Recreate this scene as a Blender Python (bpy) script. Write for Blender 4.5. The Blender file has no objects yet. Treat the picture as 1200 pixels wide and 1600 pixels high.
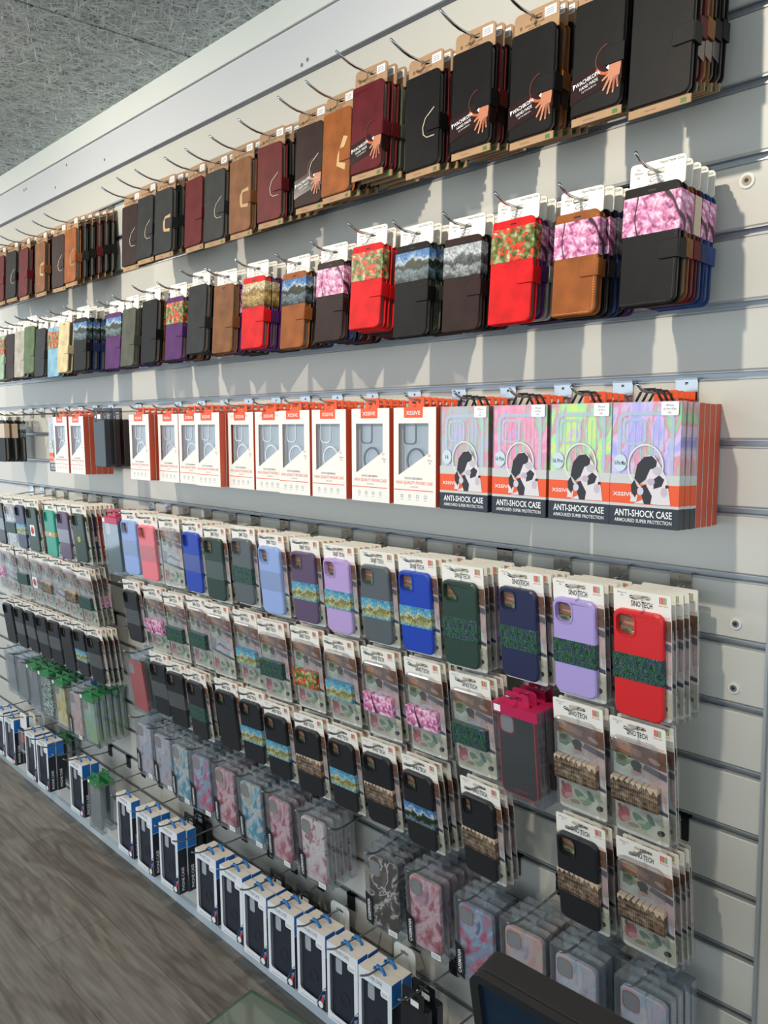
import bpy, math, random
from mathutils import Vector, Matrix, Euler
from mathutils.geometry import tessellate_polygon
random.seed(7)
C = bpy.context.scene.collection
SC = bpy.context.scene

# ------------------------------------------------------------------ camera, light, exposure
CAM_F, YAW, PITCH, ROLL = 1259.84, .8029, .1242, -.0217
CAM = Vector((.4394, -1.1986, -.0417))
cd = bpy.data.cameras.new('camera'); cam = bpy.data.objects.new('camera', cd); C.objects.link(cam)
cd.sensor_fit = 'VERTICAL'; cd.sensor_height = 24.0; cd.lens = 24.0 * CAM_F / 1600.0
cd.clip_start = .02; cd.clip_end = 60
fw = Vector((-math.sin(YAW)*math.cos(PITCH), math.cos(YAW)*math.cos(PITCH), -math.sin(PITCH)))
rt = Vector((math.cos(YAW), math.sin(YAW), 0)); up = rt.cross(fw)
r2 = math.cos(ROLL)*rt + math.sin(ROLL)*up; u2 = -math.sin(ROLL)*rt + math.cos(ROLL)*up
cam.matrix_world = Matrix(((r2.x, u2.x, -fw.x, CAM.x), (r2.y, u2.y, -fw.y, CAM.y), (r2.z, u2.z, -fw.z, CAM.z), (0, 0, 0, 1)))
SC.camera = cam

w = bpy.data.worlds.new('daylight'); SC.world = w; w.use_nodes = True
w.node_tree.nodes['Background'].inputs[0].default_value = (.76, .89, 1.0, 1)
w.node_tree.nodes['Background'].inputs[1].default_value = 1.95

# two warm ceiling spotlights give the wall its sharp shadows; their housings are built with the room
SPOTS = [(-.30, -1.18, .79, 58), (-1.85, -1.18, .79, 58), (-3.30, -1.18, .79, 58)]
SPOT_COL = (1.0, .90, .76)

SC.view_settings.view_transform = 'Standard'; SC.view_settings.look = 'None'
SC.view_settings.gamma = 1; SC.view_settings.use_curve_mapping = False
SC.view_settings.exposure = -.17
SC.cycles.transparent_max_bounces = 28
SC.cycles.max_bounces = 7; SC.cycles.glossy_bounces = 3; SC.cycles.transmission_bounces = 4; SC.cycles.diffuse_bounces = 4
SC.cycles.caustics_reflective = False; SC.cycles.caustics_refractive = False

# ------------------------------------------------------------------ materials
def s2l(c): return tuple(((v/255.)/12.92 if v/255. <= .04045 else ((v/255.+.055)/1.055)**2.4) for v in c) + (1,)
_m = {}
def base(name):
    m = bpy.data.materials.new(name); m.use_nodes = True
    return m, m.node_tree.nodes, m.node_tree.links, m.node_tree.nodes['Principled BSDF']
def mat(rgb, rough=.5, metal=0, bump=0, bscale=300, coat=0, var=0, spec=.5):
    k = (tuple(rgb), rough, metal, bump, bscale, coat, var, spec)
    if k in _m: return _m[k]
    m, N, L, b = base('paint_%d_%d_%d' % tuple(rgb))
    b.inputs['Base Color'].default_value = s2l(rgb); b.inputs['Roughness'].default_value = rough
    b.inputs['Metallic'].default_value = metal; b.inputs['Coat Weight'].default_value = coat
    b.inputs['Specular IOR Level'].default_value = spec
    if var or bump:
        tc = N.new('ShaderNodeTexCoord'); n = N.new('ShaderNodeTexNoise'); n.inputs['Scale'].default_value = bscale
        L.new(tc.outputs['Object'], n.inputs['Vector'])
        if bump:
            bp = N.new('ShaderNodeBump'); bp.inputs['Strength'].default_value = bump; bp.inputs['Distance'].default_value = .0006
            L.new(n.outputs['Fac'], bp.inputs['Height']); L.new(bp.outputs['Normal'], b.inputs['Normal'])
        if var:
            n2 = N.new('ShaderNodeTexNoise'); n2.inputs['Scale'].default_value = 28; n2.inputs['Detail'].default_value = 4
            L.new(tc.outputs['Object'], n2.inputs['Vector'])
            r = N.new('ShaderNodeValToRGB'); c = s2l(rgb)
            r.color_ramp.elements[0].position = .3; r.color_ramp.elements[1].position = .7
            r.color_ramp.elements[0].color = tuple(max(0, x*(1-var)) for x in c[:3])+(1,)
            r.color_ramp.elements[1].color = tuple(min(1, x*(1+var)) for x in c[:3])+(1,)
            L.new(n2.outputs['Fac'], r.inputs['Fac']); L.new(r.outputs['Color'], b.inputs['Base Color'])
    _m[k] = m; return m
def leather(rgb): return mat(rgb, .5, 0, .35, 900, .0, .25, .22)
def clear(tint=(235, 238, 240), gloss=.10, edge=.5, rough=.08, haze=0):
    k = ('clear', tint, gloss, edge, rough, haze)
    if k in _m: return _m[k]
    m = bpy.data.materials.new('clear_plastic'); m.use_nodes = True; N, L = m.node_tree.nodes, m.node_tree.links; N.clear()
    o = N.new('ShaderNodeOutputMaterial'); t = N.new('ShaderNodeBsdfTransparent'); g = N.new('ShaderNodeBsdfGlossy')
    t.inputs[0].default_value = s2l(tint); g.inputs['Roughness'].default_value = rough; g.inputs[0].default_value = (.9, .93, .95, 1)
    lw = N.new('ShaderNodeLayerWeight'); lw.inputs['Blend'].default_value = .35
    mr = N.new('ShaderNodeMapRange'); mr.inputs['To Min'].default_value = gloss; mr.inputs['To Max'].default_value = edge
    L.new(lw.outputs['Facing'], mr.inputs['Value'])
    mx = N.new('ShaderNodeMixShader'); L.new(mr.outputs['Result'], mx.inputs[0]); L.new(t.outputs[0], mx.inputs[1]); L.new(g.outputs[0], mx.inputs[2])
    out = mx
    if haze:
        d = N.new('ShaderNodeBsdfDiffuse'); d.inputs[0].default_value = s2l((205, 212, 216))
        m2 = N.new('ShaderNodeMixShader'); m2.inputs[0].default_value = haze
        L.new(mx.outputs[0], m2.inputs[1]); L.new(d.outputs[0], m2.inputs[2]); out = m2
    L.new(out.outputs[0], o.inputs[0]); _m[k] = m; return m
def ramp(N, pts, interp='LINEAR'):
    r = N.new('ShaderNodeValToRGB'); cr = r.color_ramp; cr.interpolation = interp
    while len(cr.elements) > 1: cr.elements.remove(cr.elements[-1])
    cr.elements[0].position = pts[0][0]; cr.elements[0].color = s2l(pts[0][1])
    for p, c in pts[1:]:
        e = cr.elements.new(p); e.color = s2l(c)
    return r
def mixc(N, L, f, a, b):
    x = N.new('ShaderNodeMix'); x.data_type = 'RGBA'
    for s, v in ((x.inputs[0], f), (x.inputs[6], a), (x.inputs[7], b)):
        if isinstance(v, tuple): s.default_value = v
        elif isinstance(v, (int, float)): s.default_value = v
        else: L.new(v, s)
    return x.outputs[2]
def printed(kind):
    """printed pictures and painted foil sheen, all in object coordinates (metres)"""
    if kind in _m: return _m[kind]
    m, N, L, b = base(kind + '_print'); b.inputs['Roughness'].default_value = .38; b.inputs['Coat Weight'].default_value = .05; b.inputs['Specular IOR Level'].default_value = .3
    tc = N.new('ShaderNodeTexCoord'); P = tc.outputs['Object']
    def noise(s, det=3, dist=0, vec=P):
        n = N.new('ShaderNodeTexNoise'); n.inputs['Scale'].default_value = s; n.inputs['Detail'].default_value = det
        n.inputs['Distortion'].default_value = dist; L.new(vec, n.inputs['Vector']); return n.outputs['Fac']
    def mapped(sx, sy, sz, loc=(0, 0, 0), rot=(0, 0, 0)):
        mp = N.new('ShaderNodeMapping'); mp.inputs['Scale'].default_value = (sx, sy, sz); mp.inputs['Location'].default_value = loc
        mp.inputs['Rotation'].default_value = rot; L.new(P, mp.inputs['Vector']); return mp.outputs[0]
    def thr(x, t, soft=.02):
        r = N.new('ShaderNodeMapRange'); r.inputs['From Min'].default_value = t-soft; r.inputs['From Max'].default_value = t+soft
        L.new(x, r.inputs['Value']); return r.outputs[0]
    if kind == 'blossom':
        v = N.new('ShaderNodeTexVoronoi'); v.inputs['Scale'].default_value = 230; L.new(P, v.inputs['Vector'])
        r = ramp(N, [(0, (250, 226, 238)), (.35, (232, 160, 196)), (.65, (190, 88, 142)), (1, (110, 50, 86))]); L.new(v.outputs['Distance'], r.inputs[0])
        n = noise(95, 5, .6); r2 = ramp(N, [(.36, (104, 48, 78)), (.47, (206, 112, 166)), (.54, (236, 176, 206)), (.62, (255, 238, 246))]); L.new(n, r2.inputs[0])
        c = mixc(N, L, .62, r.outputs[0], r2.outputs[0])
        wv = N.new('ShaderNodeTexWave'); wv.inputs['Scale'].default_value = 7; wv.inputs['Distortion'].default_value = 14; wv.inputs['Detail'].default_value = 3
        L.new(mapped(1, 1, .55, rot=(0, .6, 0)), wv.inputs['Vector']); t = thr(wv.outputs['Fac'], .985, .010)
        c = mixc(N, L, t, c, s2l((70, 40, 55)))
    elif kind == 'poppies':
        r = ramp(N, [(.35, (52, 66, 34)), (.5, (104, 118, 60)), (.62, (170, 168, 120)), (.7, (215, 205, 180))]); L.new(noise(90, 5), r.inputs[0])
        t = thr(noise(85, 3, .8, mapped(1, 1, 1.2, (3, 2, 1))), .55, .02)
        r3 = ramp(N, [(.4, (196, 36, 20)), (.6, (246, 82, 48))]); L.new(noise(160, 3), r3.inputs[0])
        c = mixc(N, L, t, r.outputs[0], r3.outputs[0])
    elif kind in ('canal', 'canal_band', 'greycanal', 'skyline', 'gold'):
        sep = N.new('ShaderNodeSeparateXYZ'); L.new(P, sep.inputs[0])
        # local height inside the picture, repeated every 5.5 cm band
        ad = N.new('ShaderNodeMath'); ad.operation = 'MULTIPLY_ADD'; L.new(sep.outputs['Z'], ad.inputs[0]); ad.inputs[1].default_value = 18; ad.inputs[2].default_value = {'canal': 1.22, 'canal_band': 2.18, 'greycanal': 1.26, 'skyline': 2.2, 'gold': 1.25}[kind]
        n = noise(70, 4); a2 = N.new('ShaderNodeMath'); a2.operation = 'MULTIPLY_ADD'; L.new(n, a2.inputs[0]); a2.inputs[1].default_value = .7; L.new(ad.outputs[0], a2.inputs[2])
        CP = [(0, (40, 52, 48)), (.3, (120, 140, 150)), (.42, (30, 42, 28)), (.58, (62, 74, 48)), (.66, (200, 214, 226)), (.8, (96, 150, 205)), (1, (52, 104, 170))]
        pal = {'canal': CP, 'canal_band': CP, 'greycanal': [(0, (60, 62, 62)), (.3, (170, 174, 176)), (.42, (70, 72, 74)), (.6, (120, 124, 126)), (.7, (210, 214, 216)), (1, (184, 190, 194))],
               'skyline': [(0, (70, 130, 160)), (.25, (120, 180, 195)), (.38, (196, 190, 130)), (.52, (120, 128, 84)), (.62, (214, 204, 150)), (.7, (130, 196, 214)), (1, (66, 150, 196))],
               'gold': [(0, (96, 70, 40)), (.4, (214, 180, 110)), (.6, (150, 112, 66)), (.8, (232, 214, 170))]}[kind]
        r = ramp(N, pal); L.new(a2.outputs[0], r.inputs[0])
        r2 = ramp(N, [(.42, (150, 150, 150)), (.6, (255, 255, 255))]); L.new(noise(260, 4), r2.inputs[0])
        x = N.new('ShaderNodeMix'); x.data_type = 'RGBA'; x.blend_type = 'MULTIPLY'; x.inputs[0].default_value = .7
        L.new(r.outputs[0], x.inputs[6]); L.new(r2.outputs[0], x.inputs[7]); c = x.outputs[2]
    elif kind == 'houses':
        sep = N.new('ShaderNodeSeparateXYZ'); L.new(P, sep.inputs[0])
        def M(op, a_, b_=None):
            q = N.new('ShaderNodeMath'); q.operation = op
            for i_, v_ in enumerate((a_, b_)):
                if v_ is None: continue
                if isinstance(v_, (int, float)): q.inputs[i_].default_value = v_
                else: L.new(v_, q.inputs[i_])
            return q.outputs[0]
        X_, Z_ = sep.outputs[0], sep.outputs[2]
        wn = N.new('ShaderNodeTexWhiteNoise'); wn.noise_dimensions = '1D'; L.new(M('FLOOR', M('MULTIPLY', X_, 105)), wn.inputs['W'])
        fa = ramp(N, [(0, (36, 28, 26)), (.3, (70, 46, 36)), (.5, (48, 42, 42)), (.7, (104, 74, 54)), (.9, (130, 116, 100))], 'CONSTANT'); L.new(wn.outputs[0], fa.inputs[0])
        fx, fz = M('FRACT', M('MULTIPLY', X_, 315)), M('FRACT', M('MULTIPLY', Z_, 125))
        win = M('MULTIPLY', M('GREATER_THAN', fx, .42), M('GREATER_THAN', fz, .38)); gl = M('MULTIPLY', M('GREATER_THAN', fx, .56), M('GREATER_THAN', fz, .5))
        c = mixc(N, L, win, fa.outputs[0], s2l((206, 196, 180))); c = mixc(N, L, gl, c, s2l((40, 36, 38)))
        r = ramp(N, [(.35, (60, 44, 34)), (.5, (120, 92, 66)), (.66, (196, 172, 144))]); L.new(noise(90, 4), r.inputs[0]); c = mixc(N, L, .42, c, r.outputs[0])
        rz = M('ADD', M('MULTIPLY', Z_, 22), M('ADD', M('MULTIPLY', M('PINGPONG', X_, .0048), 34), M('MULTIPLY', wn.outputs[0], .16)))
        c = mixc(N, L, M('GREATER_THAN', rz, -1.92), c, s2l((206, 184, 160)))
    elif kind == 'iris':
        r = ramp(N, [(.3, (16, 24, 30)), (.42, (30, 64, 46)), (.49, (70, 120, 84)), (.53, (30, 44, 48)), (.58, (52, 58, 100)), (.64, (30, 36, 62)), (.72, (170, 160, 150))])
        L.new(noise(105, 5, 1.6, mapped(1.6, 1, .8, rot=(0, .4, 0))), r.inputs[0]); c = r.outputs[0]
    elif kind == 'leaf':
        r = ramp(N, [(.42, (24, 60, 50)), (.5, (90, 150, 120)), (.55, (226, 236, 226))]); L.new(noise(60, 4, 2.4), r.inputs[0]); c = r.outputs[0]
    elif kind == 'holo' or kind.startswith('holo_'):  # foil's rainbow reflections painted into the base colour as a noise ramp
        lay, lay2 = {'holo': ((196, 176, 196), (176, 190, 160)), 'holo_red': ((255, 120, 150), (250, 170, 190)), 'holo_yellow': ((226, 236, 80), (160, 236, 150)), 'holo_violet': ((176, 160, 236), (226, 196, 226))}[kind]
        r = ramp(N, [(.30, (96, 190, 200)), (.38, (206, 170, 226)), (.44, lay), (.54, lay2), (.60, (240, 120, 150)), (.66, (120, 214, 150)), (.74, (240, 206, 100))])
        L.new(noise(11, 6, 2.2, mapped(1.6, 1, .8)), r.inputs[0]); c = r.outputs[0]
        b.inputs['Metallic'].default_value = .35; b.inputs['Roughness'].default_value = .2; b.inputs['Thin Film Thickness'].default_value = 420
        bp = N.new('ShaderNodeBump'); bp.inputs['Strength'].default_value = .5; bp.inputs['Distance'].default_value = .001
        L.new(noise(60, 3, 2), bp.inputs['Height']); L.new(bp.outputs[0], b.inputs['Normal'])
    elif kind.startswith('marble_'):
        pal = {'marble_pink': [(.3, (120, 44, 70)), (.42, (206, 110, 130)), (.52, (240, 206, 210)), (.6, (216, 170, 186)), (.7, (180, 120, 140))],
               'marble_blue': [(.3, (50, 110, 150)), (.44, (90, 180, 205)), (.52, (224, 226, 226)), (.6, (214, 190, 170)), (.7, (130, 196, 214))],
               'marble_dark': [(.32, (20, 18, 20)), (.48, (60, 44, 44)), (.54, (232, 226, 222)), (.58, (40, 34, 36)), (.7, (110, 90, 84))],
               'marble_mix': [(.3, (104, 60, 110)), (.42, (226, 96, 130)), (.52, (130, 176, 206)), (.62, (196, 200, 220)), (.7, (90, 120, 170))],
               'marble_lilac': [(.3, (150, 130, 150)), (.46, (214, 196, 206)), (.54, (170, 196, 214)), (.66, (226, 214, 220))],
               'marble_white': [(.34, (190, 110, 130)), (.44, (236, 214, 214)), (.56, (246, 236, 232)), (.62, (170, 80, 104)), (.68, (238, 222, 220))],
               'marble_lemon': [(.3, (196, 120, 150)), (.45, (226, 206, 96)), (.56, (240, 226, 140)), (.7, (200, 226, 230))],
               'marble_peach': [(.3, (206, 150, 140)), (.5, (226, 190, 180)), (.62, (206, 200, 206)), (.7, (190, 160, 190))],
               'marble_lime': [(.3, (196, 206, 100)), (.5, (150, 196, 160)), (.6, (176, 200, 220)), (.7, (220, 220, 140))]}[kind]
        r = ramp(N, pal); L.new(noise(13, 4, 1.8), r.inputs[0]); c = r.outputs[0]
    elif kind == 'street':
        r = ramp(N, [(.3, (30, 26, 26)), (.45, (110, 90, 78)), (.55, (196, 182, 160)), (.66, (90, 96, 84))]); L.new(noise(80, 5, .8), r.inputs[0]); c = r.outputs[0]
    L.new(c, b.inputs['Base Color']); _m[kind] = m; return m

CHROME = mat((190, 192, 194), .18, 1); STEEL = mat((150, 152, 154), .32, 1); BLACKM = mat((24, 25, 27), .35)
KRAFT = mat((172, 138, 104), .8, 0, .2, 700, 0, .08); KRAFTD = mat((120, 92, 66), .8); WHITE = mat((238, 236, 232), .45); CARD = mat((244, 240, 230), .5)
GREYTXT = mat((120, 120, 124), .6); BLACK = mat((18, 18, 20), .5); TPU = mat((116, 110, 98), .28, 0, 0, 300, .3); ORANGE = mat((240, 92, 44), .45); ORSIDE = mat((204, 84, 56), .5)
STICK = mat((246, 246, 246), .5); CLR = clear((247, 248, 249), .05, .45); CLR2 = clear((249, 250, 251), .045, .42, .26, .035); ACR = clear((252, 253, 254), .035, .35, .06, .015)

# ------------------------------------------------------------------ mesh builder
_font = {}
def glyphs(s, bold=0):
    k = (s, bold)
    if k in _font: return _font[k]
    cu = bpy.data.curves.new('t', 'FONT'); cu.body = s; cu.resolution_u = 2; cu.align_x = 'CENTER'; cu.align_y = 'CENTER'; cu.offset = bold
    ob = bpy.data.objects.new('t', cu); C.objects.link(ob)
    me = bpy.data.meshes.new_from_object(ob.evaluated_get(bpy.context.evaluated_depsgraph_get()))
    vs = [(v.co.x, v.co.y) for v in me.vertices]; fs = [tuple(p.vertices) for p in me.polygons]
    bpy.data.objects.remove(ob); bpy.data.curves.remove(cu); bpy.data.meshes.remove(me)
    xs = [v[0] for v in vs] or [0]; ys = [v[1] for v in vs] or [0]
    _font[k] = (vs, fs, max(xs)-min(xs), (max(xs)+min(xs))/2, max(ys)-min(ys), (max(ys)+min(ys))/2); return _font[k]
def rr(x0, x1, z0, z1, r, n=5):
    """rounded outline in XZ, radii r = (bl, br, tr, tl), counter-clockwise"""
    if not isinstance(r, (tuple, list)): r = (r,)*4
    out = []
    for (cx, cz, a), q in zip(((x0, z0, 180), (x1, z0, 270), (x1, z1, 0), (x0, z1, 90)), r):
        sx = 1 if cx == x0 else -1; sz = 1 if cz == z0 else -1
        if q <= 0: out.append((cx, cz)); continue
        for i in range(n+1):
            t = math.radians(a+90*i/n); out.append((cx+sx*q+q*math.cos(t), cz+sz*q+q*math.sin(t)))
    return out
def ell(cx, cz, rx, rz, n=20, a0=0, a1=360):
    full = a1-a0 >= 360
    return [(cx+rx*math.cos(math.radians(a0+(a1-a0)*i/(n if full else n-1))), cz+rz*math.sin(math.radians(a0+(a1-a0)*i/(n if full else n-1)))) for i in range(n)]
class MB:
    def __init__(s): s.v = []; s.f = []; s.m = []; s.ms = []; s.sm = []
    def mi(s, m):
        if m not in s.ms: s.ms.append(m)
        return s.ms.index(m)
    def add(s, vs, fs, m, smooth=False):
        o = len(s.v); s.v += [tuple(x) for x in vs]; k = s.mi(m)
        for f in fs: s.f.append(tuple(o+i for i in f)); s.m.append(k); s.sm.append(smooth)
    def box(s, x0, x1, y0, y1, z0, z1, m, ch=0):
        if ch: return s.pr(rr(x0, x1, z0, z1, 0), y0, y1, m, ch)
        s.add([(x0, y0, z0), (x1, y0, z0), (x1, y1, z0), (x0, y1, z0), (x0, y0, z1), (x1, y0, z1), (x1, y1, z1), (x0, y1, z1)],
              [(0, 1, 5, 4), (1, 2, 6, 5), (2, 3, 7, 6), (3, 0, 4, 7), (4, 5, 6, 7), (3, 2, 1, 0)], m)
    def pr(s, poly, y0, y1, m, ch=0, front=None):
        """prism of an XZ outline between y0 (front, towards the room) and y1"""
        n = len(poly); cx = (min(p[0] for p in poly)+max(p[0] for p in poly))/2; cz = (min(p[1] for p in poly)+max(p[1] for p in poly))/2
        hw = (max(p[0] for p in poly)-cx) or 1; hz = (max(p[1] for p in poly)-cz) or 1
        ins = [(cx+(x-cx)*(1-ch/hw), cz+(z-cz)*(1-ch/hz)) for x, z in poly] if ch else poly
        rings = [(ins, y0), (poly, y0+ch), (poly, y1-ch), (ins, y1)] if ch else [(poly, y0), (poly, y1)]
        vs = [(x, y, z) for ring, y in rings for x, z in ring]; fs = []
        for k in range(len(rings)-1):
            for i in range(n):
                j = (i+1) % n; fs.append((k*n+i, k*n+n+i, k*n+n+j, k*n+j))
        last = (len(rings)-1)*n
        s.add(vs, [f[::-1] for f in fs] + [tuple(range(last, last+n))[::-1]], m)
        s.add(vs[:n], [tuple(range(n))], front or m)
    def holed(s, outer, holes, y0, y1, m, ch=0, front=None):
        loops = [[Vector((x, z, 0)) for x, z in l] for l in [outer]+holes]
        tri = tessellate_polygon(loops); flat = [p for l in [outer]+holes for p in l]; n = len(flat)
        if ch:
            cx = (min(p[0] for p in outer)+max(p[0] for p in outer))/2; cz = (min(p[1] for p in outer)+max(p[1] for p in outer))/2
            hw = max(p[0] for p in outer)-cx; hz = max(p[1] for p in outer)-cz
            ff = [(cx+(x-cx)*(1-ch/hw), cz+(z-cz)*(1-ch/hz)) for x, z in outer]+flat[len(outer):]
        else: ff = flat
        s.add([(x, y0, z) for x, z in ff], [t for t in tri], front or m); s.add([(x, y1, z) for x, z in flat], [t for t in tri], m)
        o = 0
        for li, l in enumerate([outer]+holes):
            k = len(l)
            if ch and li == 0:
                vs = [(x, y0, z) for x, z in ff[:k]]+[(x, y0+ch, z) for x, z in l]+[(x, y1, z) for x, z in l]
                s.add(vs, [(q*k+i, q*k+(i+1) % k, q*k+k+(i+1) % k, q*k+k+i) for q in (0, 1) for i in range(k)], m)
            else: s.add([(x, y0, z) for x, z in l]+[(x, y1, z) for x, z in l], [(i, (i+1) % k, k+(i+1) % k, k+i) for i in range(k)], m)
            o += k
    def flat(s, poly, y, m): s.add([(x, y, z) for x, z in poly], [tuple(range(len(poly)))], m)
    def side(s, poly, x, m): s.add([(x, y, z) for y, z in poly], [tuple(range(len(poly)))], m)
    def text(s, t, x, z, y, h, m, wmax=None, rot=0, bold=0, plane='f', sl=0):
        vs, fs, w0, cx, h0, cz = glyphs(t, bold); k = h/.7
        kx = k if wmax is None or w0*k <= wmax else wmax/w0
        if wmax and wmax < 0: kx = -wmax/w0
        c, d = math.cos(rot), math.sin(rot); out = []
        for a, b_ in vs:
            p, q = (a-cx)*kx, (b_-cz)*k; p += q*sl
            p, q = p*c-q*d, p*d+q*c
            out.append((x+p, y, z+q) if plane == 'f' else (y, x+p, z+q))
        s.add(out, fs, m)
    def tube(s, pts, r, m, n=8, cap=True):
        pts = [Vector(p) for p in pts]; vs = []; fs = []
        for i, p in enumerate(pts):
            d = (pts[min(i+1, len(pts)-1)]-pts[max(i-1, 0)]).normalized()
            a = Vector((1, 0, 0)) if abs(d.x) < .9 else Vector((0, 0, 1)); e1 = d.cross(a).normalized(); e2 = d.cross(e1)
            rad = r[i] if isinstance(r, list) else r
            vs += [p+rad*(math.cos(2*math.pi*k/n)*e1+math.sin(2*math.pi*k/n)*e2) for k in range(n)]
        for i in range(len(pts)-1):
            for k in range(n): fs.append((i*n+k, i*n+(k+1) % n, (i+1)*n+(k+1) % n, (i+1)*n+k))
        if cap: fs += [tuple(range(n))[::-1], tuple(range((len(pts)-1)*n, len(pts)*n))]
        s.add(vs, fs, m, True)
    def mesh(s, name):
        me = bpy.data.meshes.new(name); me.from_pydata(s.v, [], s.f)
        for m in s.ms: me.materials.append(m)
        me.polygons.foreach_set('material_index', s.m); me.polygons.foreach_set('use_smooth', s.sm); me.update(); return me

def link(name, me, parent=None):
    o = bpy.data.objects.new(name, me); C.objects.link(o)
    if parent: o.parent = parent
    return o
def tag(o, label, cat, group=None):
    o['label'] = label; o['category'] = cat
    if group: o['group'] = group
    return o
def struct(name, mb): o = link(name, mb.mesh(name)); o['kind'] = 'structure'; return o
def thing(name, label, cat, loc, group=None, rot=(0, 0, 0)):
    o = bpy.data.objects.new(name, None); C.objects.link(o); o.location = loc; o.rotation_euler = rot; o.empty_display_size = .02
    return tag(o, label, cat, group)
def put(t, parts):
    """parts: [(name, mesh, parent index or None)]"""
    made = []
    for n, me, p in parts: made.append(link(n, me, t if p is None else made[p]))
    return t

# ------------------------------------------------------------------ the room
FLOOR, CEIL = -1.595, .866
SLAT = mat((206, 203, 193), .42, 0, 0, 300, .1); ALU = mat((176, 179, 182), .34, .45); ALUD = mat((96, 100, 106), .4, .4)
mb = MB()
mb.box(-6, 0, .014, .09, FLOOR, .70, ALUD)
for k in range(-7, 17):
    zt, zb = -.1*k-.0065, -.1*(k+1)+.0065
    if k == 15: zb = FLOOR+.006
    if k >= 16: continue
    if k == -7: zt = .70
    # slat with eased edges, profile in YZ
    pf = [(.0145, zb), (.0022, zb), (0, zb+.0022), (0, zt-.0022), (.0022, zt), (.0145, zt)]
    mb.add([(x, y, z) for x in (-6, -.0005) for y, z in pf], [(i, i+1, i+7, i+6) for i in range(5)]+[tuple(range(6)), tuple(range(11, 5, -1))], SLAT)
    if k > -7:      # aluminium insert in the groove above this slat
        z = -.1*k
        mb.box(-6, -.0005, .0005, .0035, z-.0062, z-.0042, ALU); mb.box(-6, -.0005, .0005, .0035, z+.0042, z+.0062, ALU)
        mb.box(-6, -.0005, .0105, .0135, z-.0062, z+.0062, ALU)
struct('wall_back', mb)
mb = MB(); mb.box(.0005, 3, .006, .09, FLOOR, CEIL, mat((196, 192, 182), .5)); struct('wall_right', mb)
mb = MB(); mb.box(-6, 3, -.010, .09, .702, .802, mat((214, 215, 216), .35, 0, 0, 300, .2)); mb.box(-6, 3, -.003, .0, .696, .702, ALUD)
for x, z in ((-2.62, .775), (-2.60, .776), (-1.98, .735), (-1.02, .715), (-2.25, .78), (-.62, .745), (-.60, .752), (-.61, .728), (-.5, .76), (-1.0, .72), (-2.35, .73)):
    mb.pr(ell(x, z, .0045, .0045, 10), -.0106, -.0099, mat((120, 120, 120), .6))
struct('trim_1', mb)
mb = MB(); mb.box(-6, 3, -.016, .09, .804, CEIL, mat((228, 230, 222), .4)); struct('trim_2', mb)
mb = MB()
for z, r in ((-.37, .0085), (-.47, .0085), (.27, .011)):
    col = CHROME if z < 0 else mat((176, 160, 140), .6)
    mb.pr(ell(-.045 if z < 0 else -.05, z, r, r, 18), -.0022, 0, mat((226, 226, 220), .4)); mb.pr(ell(-.045 if z < 0 else -.05, z, r*.62, r*.62, 14), -.003, -.001, col); mb.pr(ell(-.045 if z < 0 else -.05, z, r*.3, r*.3, 6), -.0033, -.0028, BLACK)
struct('trim_3', mb)
mb = MB(); mb.box(-.0004, .0035, -.0015, .02, FLOOR, .70, ALU); struct('trim_4', mb)
mb = MB(); mb.box(-6, 3, -.014, 0, FLOOR, FLOOR+.028, mat((206, 214, 220), .4)); struct('baseboard_back', mb)

m, N, L, b = base('wood_floor'); tc = N.new('ShaderNodeTexCoord')
br = N.new('ShaderNodeTexBrick'); br.inputs['Scale'].default_value = 1; br.inputs['Brick Width'].default_value = 1.25; br.inputs['Row Height'].default_value = .21; br.inputs['Mortar Size'].default_value = .0012
br.inputs['Color1'].default_value = s2l((132, 126, 118)); br.inputs['Color2'].default_value = s2l((152, 146, 137)); br.inputs['Mortar'].default_value = s2l((104, 98, 92)); L.new(tc.outputs['Object'], br.inputs['Vector'])
mp = N.new('ShaderNodeMapping'); mp.inputs['Scale'].default_value = (1.1, 5.5, 1); L.new(tc.outputs['Object'], mp.inputs[0])
n1 = N.new('ShaderNodeTexNoise'); n1.inputs['Scale'].default_value = 1.7; n1.inputs['Detail'].default_value = 3; n1.inputs['Distortion'].default_value = .7; L.new(mp.outputs[0], n1.inputs[0])
mm = N.new('ShaderNodeMath'); mm.operation = 'MULTIPLY'; mm.inputs[1].default_value = 26; L.new(n1.outputs[0], mm.inputs[0]); fr = N.new('ShaderNodeMath'); fr.operation = 'SINE'; L.new(mm.outputs[0], fr.inputs[0])
rg = ramp(N, [(0, (214, 209, 204)), (.5, (248, 246, 243)), (1, (255, 255, 255))]); mrr = N.new('ShaderNodeMapRange'); mrr.inputs['From Min'].default_value = -1; L.new(fr.outputs[0], mrr.inputs['Value']); L.new(mrr.outputs[0], rg.inputs[0])
n2 = N.new('ShaderNodeTexNoise'); n2.inputs['Scale'].default_value = 60; n2.inputs['Detail'].default_value = 4; mp2 = N.new('ShaderNodeMapping'); mp2.inputs['Scale'].default_value = (.12, 1.6, 1); L.new(tc.outputs['Object'], mp2.inputs[0]); L.new(mp2.outputs[0], n2.inputs[0])
rg2 = ramp(N, [(.3, (205, 200, 196)), (.7, (255, 255, 255))]); L.new(n2.outputs[0], rg2.inputs[0])
def mul(a, b_):
    x = N.new('ShaderNodeMix'); x.data_type = 'RGBA'; x.blend_type = 'MULTIPLY'; x.inputs[0].default_value = 1; L.new(a, x.inputs[6]); L.new(b_, x.inputs[7]); return x.outputs[2]
L.new(mul(mul(br.outputs[0], rg.outputs[0]), rg2.outputs[0]), b.inputs['Base Color']); b.inputs['Roughness'].default_value = .42
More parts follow.
